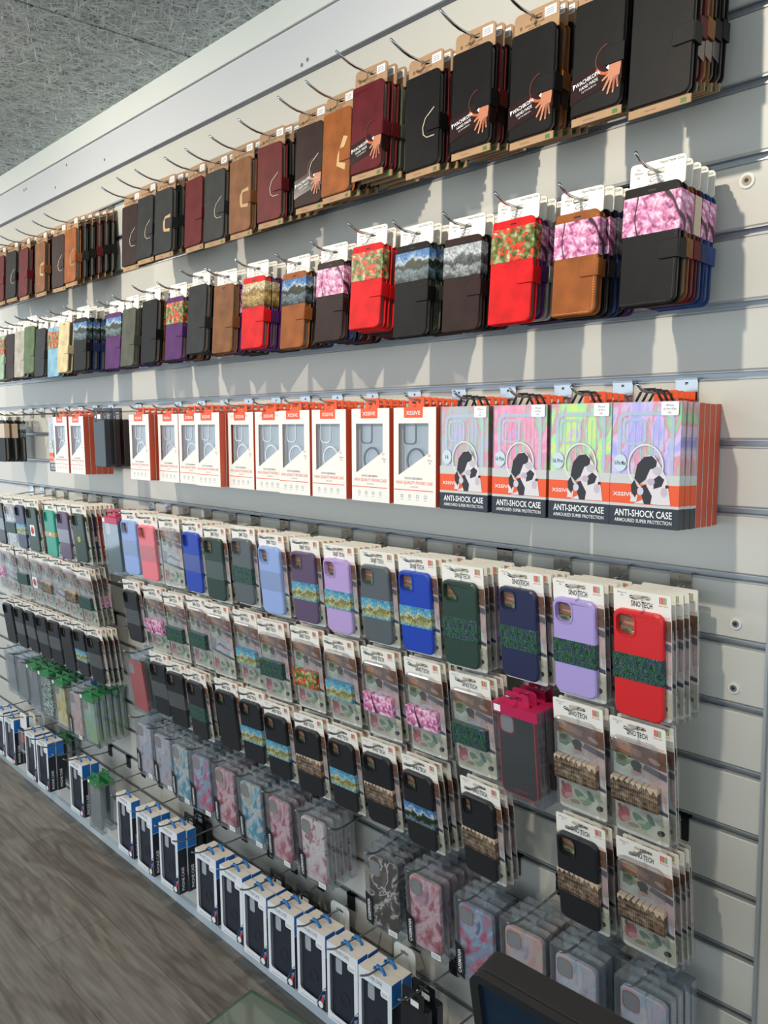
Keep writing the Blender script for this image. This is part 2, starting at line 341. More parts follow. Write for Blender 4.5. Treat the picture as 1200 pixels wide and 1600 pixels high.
mb = MB(); mb.box(-7, 4, -5, .09, FLOOR-.05, FLOOR, m); struct('floor', mb)

m, N, L, b = base('wood_wool'); tc = N.new('ShaderNodeTexCoord'); acc = None
for i, rot in enumerate((.2, .85, 1.45, 2.05, 2.7)):
    mp = N.new('ShaderNodeMapping'); mp.vector_type = 'TEXTURE'; mp.inputs['Rotation'].default_value = (0, 0, rot); mp.inputs['Scale'].default_value = (1, .10, 1); mp.inputs['Location'].default_value = (i*3.1, i, 0); L.new(tc.outputs['Object'], mp.inputs[0])
    n = N.new('ShaderNodeTexNoise'); n.inputs['Scale'].default_value = 19; n.inputs['Detail'].default_value = 1.5; n.inputs['Distortion'].default_value = .9; L.new(mp.outputs[0], n.inputs[0])
    if acc is None: acc = n.outputs[0]
    else:
        q = N.new('ShaderNodeMath'); q.operation = 'MAXIMUM'; L.new(acc, q.inputs[0]); L.new(n.outputs[0], q.inputs[1]); acc = q.outputs[0]
rc = ramp(N, [(.50, (96, 102, 102)), (.58, (170, 178, 177)), (.68, (196, 204, 202)), (.80, (240, 242, 236))]); L.new(acc, rc.inputs[0]); L.new(rc.outputs[0], b.inputs['Base Color']); b.inputs['Roughness'].default_value = .95
bp = N.new('ShaderNodeBump'); bp.inputs['Strength'].default_value = .8; bp.inputs['Distance'].default_value = .004; L.new(acc, bp.inputs['Height']); L.new(bp.outputs[0], b.inputs['Normal'])
mb = MB()
xs = [-6.26-.004, -5.06, -3.86, -2.66, -1.46, -.26, .94, 2.14, 3.34]
for i in range(len(xs)-1):
    for j in range(7):
        y1 = .09-j*.6-(0 if j == 0 else .0); y0 = y1-.596
        mb.box(xs[i]+.004, xs[i+1]-.004, y0, y1, CEIL, CEIL+.025, m)
mb.box(-6.2, 3.3, -4.1, .09, CEIL+.026, CEIL+.06, mat((90, 92, 92), .9)); struct('ceiling', mb)
for i, (x, y, z, pw) in enumerate(SPOTS):
    t = thing('ceiling_spotlight', '%s white ceiling spotlight on the track above the aisle' % ('first', 'second', 'third')[i], 'spotlight', (x, y, CEIL), 'ceiling spotlights')
    hd = Matrix.Rotation(math.radians(50), 4, 'X')
    mb = MB(); mb.tube([(0, 0, 0), (0, 0, -.02)], .022, WHITE, 16); link('ceiling_mount', mb.mesh('ceiling_mount'), t)
    mb = MB(); d = hd @ Vector((0, 0, -1)); c0 = Vector((0, 0, -.045)); mb.tube([c0-d*.035, c0-d*.03, c0+d*.018], [.02, .03, .036], WHITE, 18); link('housing', mb.mesh('housing'), t)
    em = mat((255, 236, 210), .4); mb = MB(); mb.tube([c0+d*.0185, c0+d*.020], .031, em, 18); em.node_tree.nodes['Principled BSDF'].inputs['Emission Color'].default_value = SPOT_COL+(1,); em.node_tree.nodes['Principled BSDF'].inputs['Emission Strength'].default_value = 6; link('lens', mb.mesh('lens'), t)
    ld = bpy.data.lights.new('spotlight_beam', 'SPOT'); ld.energy = pw; ld.color = SPOT_COL; ld.shadow_soft_size = .022; ld.spot_size = math.radians(138); ld.spot_blend = 1.0
    lo = bpy.data.objects.new('spotlight_beam', ld); C.objects.link(lo); lo.parent = t; lo.location = c0+d*.05; lo.rotation_euler = (-d).to_track_quat('Z', 'Y').to_euler()

# ------------------------------------------------------------------ products
def loopshape(mb, m, w=.012, h=.012, t=.002, y=0):
    mb.holed(rr(-w/2-.003, w/2+.003, -.014, .003, .003), [rr(-w/2+.002, w/2-.002, -.007, 0, .002)], y-t, y, m)
def wallet(key):
    """origin: top of the hang slot; body hangs below it"""
    st, col, pic, strap, size = key
    Wd, H = size; x0, x1 = -Wd/2, Wd/2; T = .0172
    kraft = st == 'kraft'; top = -.022; bot = top-H
    lea = leather(col); parts = []
    mb = MB()
    if kraft:
        mb.holed(rr(x0-.001, x1+.001, top-.006, .010, (.001, .001, .008, .008)), [rr(-.011, .011, -.007, 0, .003)], -.0018, 0, KRAFT)
        mb.box(x0+.006, x1-.006, -.0014, 0, bot-.01, top, KRAFT); mb.box(x0, x1, -.004, -.0015, bot-.012, bot-.001, KRAFT)
        mb.text('WACHIKOPA', -.003, -.0115, -.0022, .0042, KRAFTD, .040); mb.text('HAND MADE', -.003, -.0165, -.0022, .0026, KRAFTD, .026); mb.pr(ell(-.028, -.0115, .003, .0035, 5), -.0022, -.0017, KRAFTD)
        mb.text('ISTANBUL', -.003, -.0202, -.0022, .0020, KRAFTD, .03)
        mb.flat(rr(x1-.025, x1-.004, -.009, .005, .001), -.0022, STICK)
        for i in range(3): mb.box(x1-.022, x1-.008, -.0024, -.0022, .000-i*.003, .001-i*.003, GREYTXT)
        mb.flat(rr(x1-.014, x1-.006, bot-.010, bot-.004, .0), -.0042, mat((70, 120, 60), .6)); mb.text('HAND MADE', -.012, bot-.007, -.0042, .002, KRAFTD, .02)
    else:
        mb.holed(rr(x0+.003, x1+.001, top-.004, .012, (.001, .004, .007, .005)), [rr(-.013, .013, -.007, 0, .003)], -.0016, 0, CARD)
        mb.text('Hand Made Case', x1-.019, .0075, -.002, .0035, GREYTXT, .034); mb.text('For', x0+.016, .004, -.002, .003, GREYTXT); mb.text('iPhone', x0+.016, -.001, -.002, .003, GREYTXT, .012); mb.text('16L', x0+.016, -.007, -.002, .003, GREYTXT)
        # bear emblem in outline
        pts = [(-.010, -.024), (-.009, -.017), (-.004, -.014), (.004, -.0135), (.009, -.016), (.012, -.019), (.010, -.021), (.0075, -.021), (.007, -.025), (.004, -.025), (.003, -.021), (-.003, -.021), (-.004, -.025), (-.007, -.025), (-.008, -.022)]
        pts = [(a*.85, (b+.0135)*.62-.0092) for a, b in pts]
        for a, q in zip(pts, pts[1:]+pts[:1]): mb.tube([(a[0], -.0019, a[1]), (q[0], -.0019, q[1])], .0003, GREYTXT, 4)
        mb.text('POLARBEAR', 0, -.0193, -.002, .0028, mat((196, 130, 120), .6), .022)
    parts.append(('hang_card', mb.mesh('hang_card'), None))
    yb = T*.5
    mb = MB(); R = (.003, .011, .011, .003)
    mb.pr(rr(x0, x1, bot, top, R), -yb, -yb+.0042, lea, .0011); mb.pr(rr(x0, x1, bot, top, R), yb-.0034, yb, lea, .0009)
    mb.box(x0, x0+.003, -yb+.002, yb-.002, bot+.001, top-.001, lea)
    if not kraft: mb.pr(rr(-.006, .006, top-.009, top-.0065, .0012), -yb-.0002, -yb+.001, BLACK)
    if st == 'stitch':
        sc = mat(tuple(min(255, int(c*1.5+30)) for c in col), .6)
        z = bot+.006
        while z < top-.01: mb.box(x1-.0048, x1-.0040, -yb-.0003, -yb+.001, z, z+.0022, sc); z += .0038
        x = x0+.004
        while x < x1-.012: mb.box(x, x+.0022, -yb-.0003, -yb+.001, bot+.0028, bot+.0035, sc); x += .0038
    parts.append(('cover', mb.mesh('cover'), None))
    mb = MB(); mb.pr(rr(x0+.0032, x1-.0035, bot+.004, top-.004, .009), -yb+.0045, yb-.0036, TPU, .001); parts.append(('inner_shell', mb.mesh('inner_shell'), None))
    zc = top-H*.56
    if strap != 'none':
        mb = MB(); e = {'tab': .006, 'shield': .012, 'ring': .014, 'vee': .006}[strap]
        mb.pr(rr(x1-.028+e*.0, x1+.003, zc-.0125, zc+.0125, (.004, 0, 0, .004)), -yb-.0022, -yb-.0002, lea, .0006)
        mb.box(x1+.0012, x1+.0034, -yb-.0022, yb+.001, zc-.0125, zc+.0125, lea); mb.pr(rr(x1-.018, x1+.003, zc-.0125, zc+.0125, 0), yb+.0002, yb+.0014, lea)
        if strap == 'shield' and pic != 'hand': mb.pr([(x1-.038, zc-.008), (x1-.034, zc-.018), (x1-.008, zc-.021), (x1-.006, zc+.021), (x1-.030, zc+.018), (x1-.038, zc+.006)][::1], -yb-.0008, -yb+.0004, mat((196, 158, 112), .6))
        if strap == 'vee': mb.pr([(x1-.036, zc-.018), (x1-.012, zc-.03), (x1-.010, zc-.018), (x1-.030, zc-.012), (x1-.006, zc+.03), (x1-.018, zc+.034), (x1-.034, zc)], -yb-.0008, -yb+.0004, mat((206, 172, 120), .6))
        if strap == 'ring':
            rg_ = mat((206, 190, 168), .5); a = [(x1-.034, zc-.016), (x1-.036, zc-.004), (x1-.030, zc+.010), (x1-.010, zc+.024)]
            mb.tube([(x1-.008, -yb-.0008, zc-.022), (x1-.026, -yb-.0008, zc-.022)]+[(p, -yb-.0008, q) for p, q in a], .0010, rg_, 6)
        parts.append(('strap', mb.mesh('strap'), None))
    if pic == 'hand':
        mb = MB(); dark = mat((46, 26, 26), .2, 0, 0, 300, .6); yy = -yb-.0006
        n = 7; tp = [(x0-.0006+(Wd+.0012)*i/n, bot+.052+.022*(i/n)**1.3) for i in range(n+1)]; bt = [(x0-.0006+(Wd+.0012)*i/n, bot+.016+.016*(i/n)**.8) for i in range(n+1)]
        vs = [(x, yy, z) for x, z in tp]+[(x, yy, z) for x, z in bt]; mb.add(vs, [(n+1+i, n+2+i, i+1, i) for i in range(n)], dark)
        zt_, zb_ = tp[-1][1], bt[-1][1]; mb.add([(x1+.0006, yy, zb_), (x1+.0006, yb+.001, zb_-.004), (x1+.0006, yb+.001, zt_), (x1+.0006, yy, zt_)], [(0, 1, 2, 3)], dark)
        org, brn = mat((190, 92, 52), .4), mat((92, 46, 34), .4); ccx, ccz = x1-.022, zc-.002
        for k0, k1, a0, a1, mm_ in ((1, 1.10, 1.7, 3.9, brn), (1, 1.22, 3.7, 5.0, org)):
            mb.add([(ccx+.0185*math.cos(t)*k, yy-.0003, ccz+.0185*math.sin(t)*k) for k in (k0, k1) for t in [a0+(a1-a0)*i/8 for i in range(9)]], [(i, i+1, i+10, i+9) for i in range(8)], mm_)
        hx, hz = x1-.0115, bot+.043; sk = mat((190, 124, 92), .45); sd_ = mat((152, 88, 62), .45); nl = mat((220, 164, 136), .4)
        mb.flat([(hx-.0075, hz+.013), (hx-.0095, hz+.001), (hx-.0085, hz-.008), (hx+.004, hz-.0095), (hx+.009, hz-.004), (hx+.0105, hz+.008), (hx+.0100, hz+.015)], yy-.0004, sk)
        mb.flat([(hx-.006, hz+.016), (hx-.0075, hz+.012), (hx+.0100, hz+.014), (hx+.0100, hz+.018)], yy-.0005, brn)
        for fx, fz, ang, ln in ((-.0080, .000, -1.0, .012), (-.0072, -.006, -.55, .017), (-.0032, -.0085, -.28, .0195), (.0010, -.0092, -.05, .0185), (.0050, -.0075, .18, .0145)):
            c_, s_ = math.cos(ang), math.sin(ang)
            for q, m_, dd in (([(-.0019, .003), (-.0018, -ln*.5), (-.0013, -ln*.95), (0, -ln), (.0013, -ln*.95), (.0018, -ln*.5), (.0019, .003)], sk if fx < 0 else sd_, 0), ([(-.0008, -ln*.78), (-.0007, -ln*.95), (.0007, -ln*.95), (.0008, -ln*.78)], nl, .0002)):
                mb.flat([(hx+fx+a_*c_-b_*s_, hz+fz+a_*s_+b_*c_) for a_, b_ in q], yy-.0006-dd, m_)
        mb.flat([(hx-.0125, hz+.010), (hx-.0075, hz+.014), (hx-.0085, hz+.006)], yy-.0007, STICK)
        mb.text('WACHIKOPA', x0+.027, bot+.046, yy-.0006, .0058, STICK, .040, .24, .01); mb.text('HAND MADE', x0+.029, bot+.0385, yy-.0006, .0046, STICK, .030, .24); mb.text('I S T A N B U L', x0+.030, bot+.0325, yy-.0006, .0026, STICK, .028, .24)
        mb.pr([(x0+.003, bot+.044), (x0+.0045, bot+.036), (x0+.007, bot+.044)], yy-.0009, yy-.0005, STICK)
        parts.append(('printed_sleeve', mb.mesh('printed_sleeve'), None))
    elif pic:
        mb = MB(); mb.pr(rr(x0-.0005, x1+.0007, top-.066, top-.013, .0004), -yb-.0007, yb+.0006, printed(pic), .0004); parts.append(('printed_sleeve', mb.mesh('printed_sleeve'), None))
    return parts

def photo_print(mb, x0, x1, z0, z1, y):
    """driver in sunglasses above red and green shapes, printed on the backing card"""
    W, H = x1-x0, z1-z0
    def P(*a): return [(x0+W*p, z0+H*q) for p, q in a]
    def F(m, d, *a): mb.flat(P(*a), y-d, mat(m, .35, 0, 0, 300, 0, .3))
    F((214, 192, 182), 0, (0, 0), (1, 0), (1, 1), (0, 1)); F((132, 92, 74), .0001, (0, .84), (1, .78), (1, .98), (0, 1)); F((176, 130, 104), .00015, (.05, .90), (.55, .86), (.55, .93), (.05, .97))
    F((214, 220, 200), .0001, (.02, .62), (.34, .60), (.34, .84), (.02, .86)); F((110, 130, 92), .00015, (.05, .72), (.2, .70), (.3, .76), (.3, .84), (.06, .85))
    F((112, 104, 114), .0001, (.55, .74), (1, .68), (1, .75), (.6, .80)); F((238, 196, 190), .0001, (.6, .5), (1, .42), (1, .66), (.6, .72))
    F((218, 224, 236), .0002, (.2, .44), (.28, .60), (.50, .66), (.72, .62), (.92, .50), (.95, .36), (.2, .38)); F((74, 84, 106), .0002, (0, .39), (1, .29), (1, .335), (0, .435))
    mb.flat([(x0+W*(.46)+.0085*math.cos(t), z0+H*.725+.0115*math.sin(t)) for t in [i*.45 for i in range(14)]], y-.0003, mat((214, 160, 136), .4))
    mb.flat([(x0+W*(.44)+.0095*math.cos(t), z0+H*.765+.0075*math.sin(t)) for t in [i*.45 for i in range(14)]], y-.00036, mat((30, 24, 24), .5))
    F((20, 20, 24), .0004, (.38, .70), (.53, .69), (.52, .735), (.38, .745)); F((206, 150, 128), .0004, (.36, .50), (.56, .48), (.86, .44), (.86, .48), (.56, .53), (.38, .55))
    a = [(x0+W*.42+.016*math.cos(t), z0+H*.44+.016*math.sin(t)) for t in [.2+i*.26 for i in range(11)]]; b_ = [(x0+W*.42+.0135*math.cos(t), z0+H*.44+.0135*math.sin(t)) for t in [.2+i*.26 for i in range(11)]]
    mb.add([(p, y-.0005, q) for p, q in a+b_], [(i, i+1, i+12, i+11) for i in range(10)], mat((34, 40, 56), .4))
    F((222, 214, 190), .0002, (0, 0), (1, 0), (1, .30), (0, .36)); F((150, 150, 160), .0001, (0, .40), (.24, .38), (.22, .60), (0, .62))
    def leaf(px, pz, a_, l_, w_, m_, d_):
        c_, s_ = math.cos(a_), math.sin(a_); mb.flat([(x0+W*px+l_*math.cos(t)*c_-w_*math.sin(t)*s_, z0+H*pz+l_*math.cos(t)*s_+w_*math.sin(t)*c_) for t in [i*.57 for i in range(11)]], y-d_, mat(m_, .35))
    leaf(.16, .16, 1.2, .015, .010, (200, 74, 86), .0003); leaf(.20, .12, .4, .009, .005, (232, 150, 150), .0004); leaf(.10, .22, 1.9, .008, .004, (160, 44, 60), .00045)
    leaf(.46, .16, -.6, .014, .007, (104, 150, 108), .0003); leaf(.60, .12, .7, .012, .006, (140, 176, 132), .00035); leaf(.50, .14, .2, .008, .0035, (196, 212, 176), .0004); leaf(.68, .20, -1.0, .010, .005, (84, 126, 96), .00042)
    leaf(.86, .09, .5, .007, .005, (48, 60, 60), .0003); leaf(.84, .20, -.4, .009, .004, (176, 190, 160), .0003); leaf(.34, .07, .1, .010, .004, (170, 150, 110), .0003)
    leaf(.78, .86, -.3, .010, .004, (206, 160, 140), .0003); leaf(.3, .78, .9, .006, .004, (150, 160, 120), .0003); leaf(.16, .80, .4, .008, .005, (84, 92, 72), .0003)
def carded(key):
    """key: (case colour or 'clear', picture, camera kind)"""
    col, pic, camk = key; cm = CLR2 if col == 'clear' else mat(col, .38, 0, .05, 800, .15)
    parts = []; mb = MB()
    mb.holed(rr(-.046, .046, -.031, .0058, (.001, .001, .003, .003)), [rr(-.015, .015, -.0062, 0, .003)], -.0022, -.0008, CARD)
    mb.text('SINO TECH', .0, -.0135, -.0025, .0085, BLACK, -.034, 0, .012)
    red, grn = mat((214, 62, 48), .5), mat((150, 170, 110), .5)
    for i in range(5): mb.flat([(.028+i*.0024, -.008), (.0296+i*.0024, -.008), (.0296+i*.0024, .0022), (.028+i*.0024, .0022)], -.0025, red if i < 3 else grn)
    mb.text('SINO TECH', .034, -.011, -.0025, .0022, red, .014)
    mb.text('iPhone 16', -.032, .001, -.0025, .0026, GREYTXT, .018); mb.text('16L', -.032, -.003, -.0025, .0026, GREYTXT)
    mb.box(-.044, .044, -.0024, -.0022, -.0275, -.0270, red); mb.box(-.044, .044, -.0024, -.0022, -.0295, -.0288, mat((214, 150, 90), .5))
    bk = rr(-.043, .046, -.187, -.028, (.006, .006, .001, .001)); mb.pr(bk, -.0009, 0, CARD); photo_print(mb, -.043, .0455, -.181, -.030, -.001)
    parts.append(('hang_card', mb.mesh('hang_card'), None))
    x0, x1, z0, z1 = -.0425, .0345+(.003 if camk == 'max' else 0), -.181-(.008 if camk == 'max' else 0), -.0228
    if camk in ('sq', 'max'): hole = rr(x0+.006, x0+.036, z1-.038, z1-.006, .009)
    elif camk == 'diag': hole = [(x0+.006, z1-.010), (x0+.010, z1-.006), (x0+.016, z1-.006), (x0+.034, z1-.026), (x0+.034, z1-.033), (x0+.030, z1-.037), (x0+.012, z1-.037), (x0+.006, z1-.031)][::-1]
    else: hole = rr(x0+.006, x0+.026, z1-.038, z1-.006, .009)
    o = rr(x0, x1, z0, z1, .0125); th = .0115
    mb = MB(); mb.holed(o, [hole], -th, -.0022, cm, .0022)
    # raised lip round the camera opening
    cx = sum(p[0] for p in hole)/len(hole); cz = sum(p[1] for p in hole)/len(hole); big = [(cx+(p-cx)*1.14, cz+(q-cz)*1.12) for p, q in hole]
    mb.holed(big, [hole], -th-.0013, -th+.001, cm)
    for z in (z1-.045, z1-.058): mb.pr(rr(x1-.0003, x1+.0011, z-.009, z, 0), -.008, -.0045, cm)
    parts.append(('phone_case', mb.mesh('phone_case'), None))
    if pic == 'glass':
        mb = MB(); mb.pr(rr(x0-.0004, x1+.0004, -.125, -.080, .0003), -th-.0008, -.002, clear((250, 251, 252), .06, .35, .16, .05)); parts.append(('printed_band', mb.mesh('printed_band'), None))
    elif pic == 'sticker':
        mb = MB(); mb.flat(rr(-.020, .014, -.125, -.085, .002), -th-.0006, STICK); mb.pr(ell(-.003, -.105, .011, .014, 7), -th-.0012, -th-.0007, mat((196, 60, 66), .5)); parts.append(('printed_band', mb.mesh('printed_band'), None))
    elif pic == 'dot':
        mb = MB(); mb.pr(ell(-.004, -.105, .009, .009, 18), -th-.0008, -th-.0001, mat((216, 214, 60), .5)); mb.holed(ell(-.004, -.105, .005, .005, 12), [ell(-.004, -.105, .0035, .0035, 12)], -th-.0011, -th-.0008, BLACK); parts.append(('printed_band', mb.mesh('printed_band'), None))
    elif pic == 'goldband':
        mb = MB(); mb.pr(rr(x0-.0004, x1+.0004, -.112, -.096, .0003), -th-.0008, -.002, mat((190, 160, 110), .4)); mb.pr(ell(-.002, -.104, .006, .006, 14), -th-.0013, -th-.0008, STICK); parts.append(('printed_band', mb.mesh('printed_band'), None))
    elif pic:
        mb = MB(); mb.pr(rr(x0-.0005, x1+.0005, -.130, -.090, .0003), -th-.0008, -.0018, printed(pic), .0003); parts.append(('printed_band', mb.mesh('printed_band'), None))
    mb = MB(); mb.pr(rr(.036, .0485, -.192, -.140, (.002, .004, .001, .001)), -.008, .0006, CLR); mb.pr(rr(.040, .0485, -.110, -.045, (.002, .002, .004, .001)), -.007, .0006, CLR); parts.append(('plastic_clip', mb.mesh('plastic_clip'), None))
    return parts

def xbox(key):
    kind, sub = key; parts = []; x0, x1 = -.0535, .0535; z1, z0 = -.0155, -.1955
    if kind == 'white':
        T = .0172; W0 = mat((246, 242, 234), .4); mb = MB()
        win = [(x0+.013, z1-.029), (x1-.018, z1-.029), (x1-.018, z1-.083), (x0+.013, z1-.125)][::-1]
        mb.holed(rr(x0, x1, z0, z1, 0), [win], -T, -T+.0006, W0); mb.box(x0, x1, -.0008, 0, z0, z1, W0)
        mb.box(x0, x0+.0006, -T+.0004, 0, z0, z1, ORSIDE); mb.box(x1-.0006, x1, -T+.0004, 0, z0, z1, ORSIDE); mb.box(x0, x1, -T+.0004, 0, z1-.0006, z1, W0); mb.box(x0, x1, -T+.0004, 0, z0, z0+.0006, W0)
        yy = -T-.0002
        mb.flat(rr(x0+.027, x1-.032, z1-.019, z1, (.002, .002, 0, 0)), yy, ORANGE); mb.text('XSSIVE', (x0+x1)/2-.0025, z1-.010, yy-.0002, .007, STICK, -.036, 0, .01)
        mb.text('SHOCK ABSORBING', -.002, z1-.130, yy, .0038, BLACK, .045, 0); mb.text('HIGH QUALITY PHONE CASE', 0, z1-.1385, yy, .0058, ORANGE, .092, 0, .004); mb.text('ULTRA THIN', 0, z1-.1455, yy, .0024, GREYTXT, .04)
        mb.box(x0+.001, x1-.006, yy, yy+.0002, z1-.1525, z1-.1510, ORANGE)
        for i in range(4):
            cx = x0+.022+i*.020; mb.holed(ell(cx, z1-.163, .0034, .0034, 12), [ell(cx, z1-.163, .0026, .0026, 12)], yy-.0001, yy, GREYTXT); mb.box(cx-.004, cx+.004, yy-.0001, yy, z1-.170, z1-.1695, GREYTXT)
        mb.text('iPhone', x1-.014, z1-.096, yy, .003, GREYTXT, .012); mb.text('16', x1-.014, z1-.101, yy, .0035, BLACK); mb.text('6D', x1-.016, z1-.087, yy, .004, ORANGE)
        parts.append(('box', mb.mesh('box'), None))
        mb = MB(); mb.box(x0+.001, x1-.001, -T*.25, -T*.2, z0+.001, z1-.001, mat((196, 188, 178), .5)); parts.append(('inner_card', mb.mesh('inner_card'), None))
        rc_ = {'dark': mat((40, 42, 46), .3), 'pale': mat((232, 232, 232), .3), 'red': mat((214, 170, 170), .3)}[sub]
        mb = MB(); y = -T*.55; cx, cz = -.002, z1-.098
        mb.pr(rr(x0+.016, x1-.02, z1-.150, z1-.034, .009), y, y+.004, clear((226, 228, 230), .12, .5, .05, .06))
        mb.holed(ell(cx, cz, .024, .024, 28), [ell(cx, cz, .0205, .0205, 28)], y-.0014, y-.0002, rc_)
        mb.holed(rr(x0+.020, x0+.052, z1-.068, z1-.022, .009), [rr(x0+.0222, x0+.0498, z1-.0658, z1-.0242, .0075)], y-.0014, y-.0002, rc_)
        parts.append(('phone_case', mb.mesh('phone_case'), None))
        mb = MB(); mb.holed(rr(-.021, .017, z1-.001, .004, (0, 0, .003, .003)), [rr(-.013, .009, -.0085, 0, .002)], -T*.55, -T*.55+.002, ORANGE); parts.append(('hang_tab', mb.mesh('hang_tab'), None))
        mb = MB(); mb.flat([p for p in win][::1], -T+.0008, clear((250, 250, 250), .04, .3, .03)); parts.append(('window_film', mb.mesh('window_film'), 0))
    else:
        T = .0164; DK = mat((38, 44, 54), .35); GR = mat((206, 208, 206), .4); zw = z0+.083
        mb = MB(); mb.box(x0+.001, x1-.001, -T+.002, -.001, z0+.001, z1-.001, printed({'16': 'holo', '16 Plus': 'holo_red', '16 Pro': 'holo_yellow', '16 Pro Max': 'holo_violet'}[sub])); parts.append(('holographic_card', mb.mesh('holographic_card'), None))
        mb = MB(); EC = clear((236, 240, 244), .22, .6, .05, .10); y_ = -T+.0018
        mb.holed(rr(x0+.010, x1-.010, z0+.02, z1-.014, .012), [rr(x0+.016, x1-.016, z0+.026, z1-.020, .009)], y_-.0012, y_, EC); mb.holed(rr(x0+.018, x0+.055, z1-.062, z1-.024, .009), [rr(x0+.022, x0+.051, z1-.058, z1-.028, .006)], y_-.0012, y_, EC)
        for q in (.026, .036, .046, .064, .072, .080): mb.pr(rr(x0+q, x0+q+.0016, z1-.088, z1-.026, .0007), y_-.0008, y_, EC)
        parts.append(('phone_case', mb.mesh('phone_case'), None))
        mb = MB(); mb.box(x0, x1, -T, 0, z0, z1, clear((250, 251, 252), .07, .4, .04)); parts.append(('box', mb.mesh('box'), None))
        mb = MB(); e = .0003
        for a, b_, m_ in ((z0-e, z0+.029, DK), (z0+.029, z0+.033, GR), (z0+.033, z0+.062, ORANGE), (z0+.062, z0+.076, GR)): mb.box(x0-e, x1+e, -T-e, e, a, b_, m_)
        yy = -T-e-.0002
        mb.text('ANTI-SHOCK CASE', 0, z0+.0195, yy, .0098, STICK, -.089, 0, .016); mb.text('ARMOURED SUPER PROTECTION', 0, z0+.0085, yy, .0052, STICK, -.089, 0, .005); mb.text('XSSIVE', x0+.0215, z0+.0465, yy, .0055, STICK, -.032, 0, .01)
        Dk, Wh = mat((40, 38, 44), .4), mat((226, 218, 222), .3)
        mb.holed(ell(.002, z0+.088, .028, .032, 30), [ell(.002, z0+.088, .0255, .0295, 30)], yy+.0001, yy+.0003, mat((226, 226, 222), .4))
        for k_, q in ((Wh, [(-.010, .034), (.004, .040), (.010, .064), (.002, .094), (.010, .104), (.020, .103), (.029, .090), (.040, .070), (.046, .034)]), (Wh, [(-.016, .036), (-.006, .036), (-.004, .046), (-.014, .046)]),
                      (Dk, [(-.010, .070), (-.002, .062), (.008, .070), (.014, .084), (.023, .086), (.024, .096), (.016, .103), (.004, .101), (-.006, .090)]), (Dk, [(-.014, .050), (-.008, .042), (-.004, .056), (-.010, .068), (-.015, .060)]),
                      (Dk, [(.006, .034), (.016, .034), (.018, .046), (.008, .062), (-.001, .058), (.002, .046)]), (Dk, [(.020, .056), (.032, .060), (.036, .070), (.028, .076), (.020, .070)])):
            mb.flat([(p-.004, z0+r_*1.0) for p, r_ in q], yy-(.0004 if k_ is Wh else .0006), k_)
        for q_, m_ in ((ell(.021, z0+.082, .007, .006, 12), mat((196, 190, 200), .3)), (ell(.032, z0+.052, .005, .007, 12), mat((200, 186, 196), .3)), (ell(-.004, z0+.052, .005, .006, 12), mat((206, 206, 216), .3)), (ell(.012, z0+.066, .006, .005, 12), mat((196, 176, 196), .3)), (ell(.036, z0+.060, .0025, .0025, 10), Dk)): mb.flat(q_, yy-.0007, m_)
        mb.pr(ell(x0+.016, z0+.092, .0105, .0125, 22), yy-.0001, yy+.0004, mat((206, 220, 230), .4)); mb.text(sub, x0+.016, z0+.092, yy-.0004, .0062, mat((40, 60, 90), .5), .018, 0, .008)
        mb.flat(rr(x1-.030, x1-.004, z1-.020, z1-.001, .002), yy, STICK); mb.text('iPhone', x1-.017, z1-.006, yy-.0002, .003, GREYTXT, .014); mb.text(sub, x1-.017, z1-.011, yy-.0002, .003, GREYTXT, .02); mb.text('16L', x1-.017, z1-.016, yy-.0002, .003, GREYTXT, .01)
        parts.append(('printed_wrap', mb.mesh('printed_wrap'), None))
        mb = MB(); mb.tube([(-.020, -T*.5, z1), (-.013, -T*.5, -.003), (-.009, -T*.5, .0015), (.009, -T*.5, .0015), (.013, -T*.5, -.003), (.020, -T*.5, z1)], .0019, BLACK, 8); parts.append(('hang_loop', mb.mesh('hang_loop'), None))
    return parts

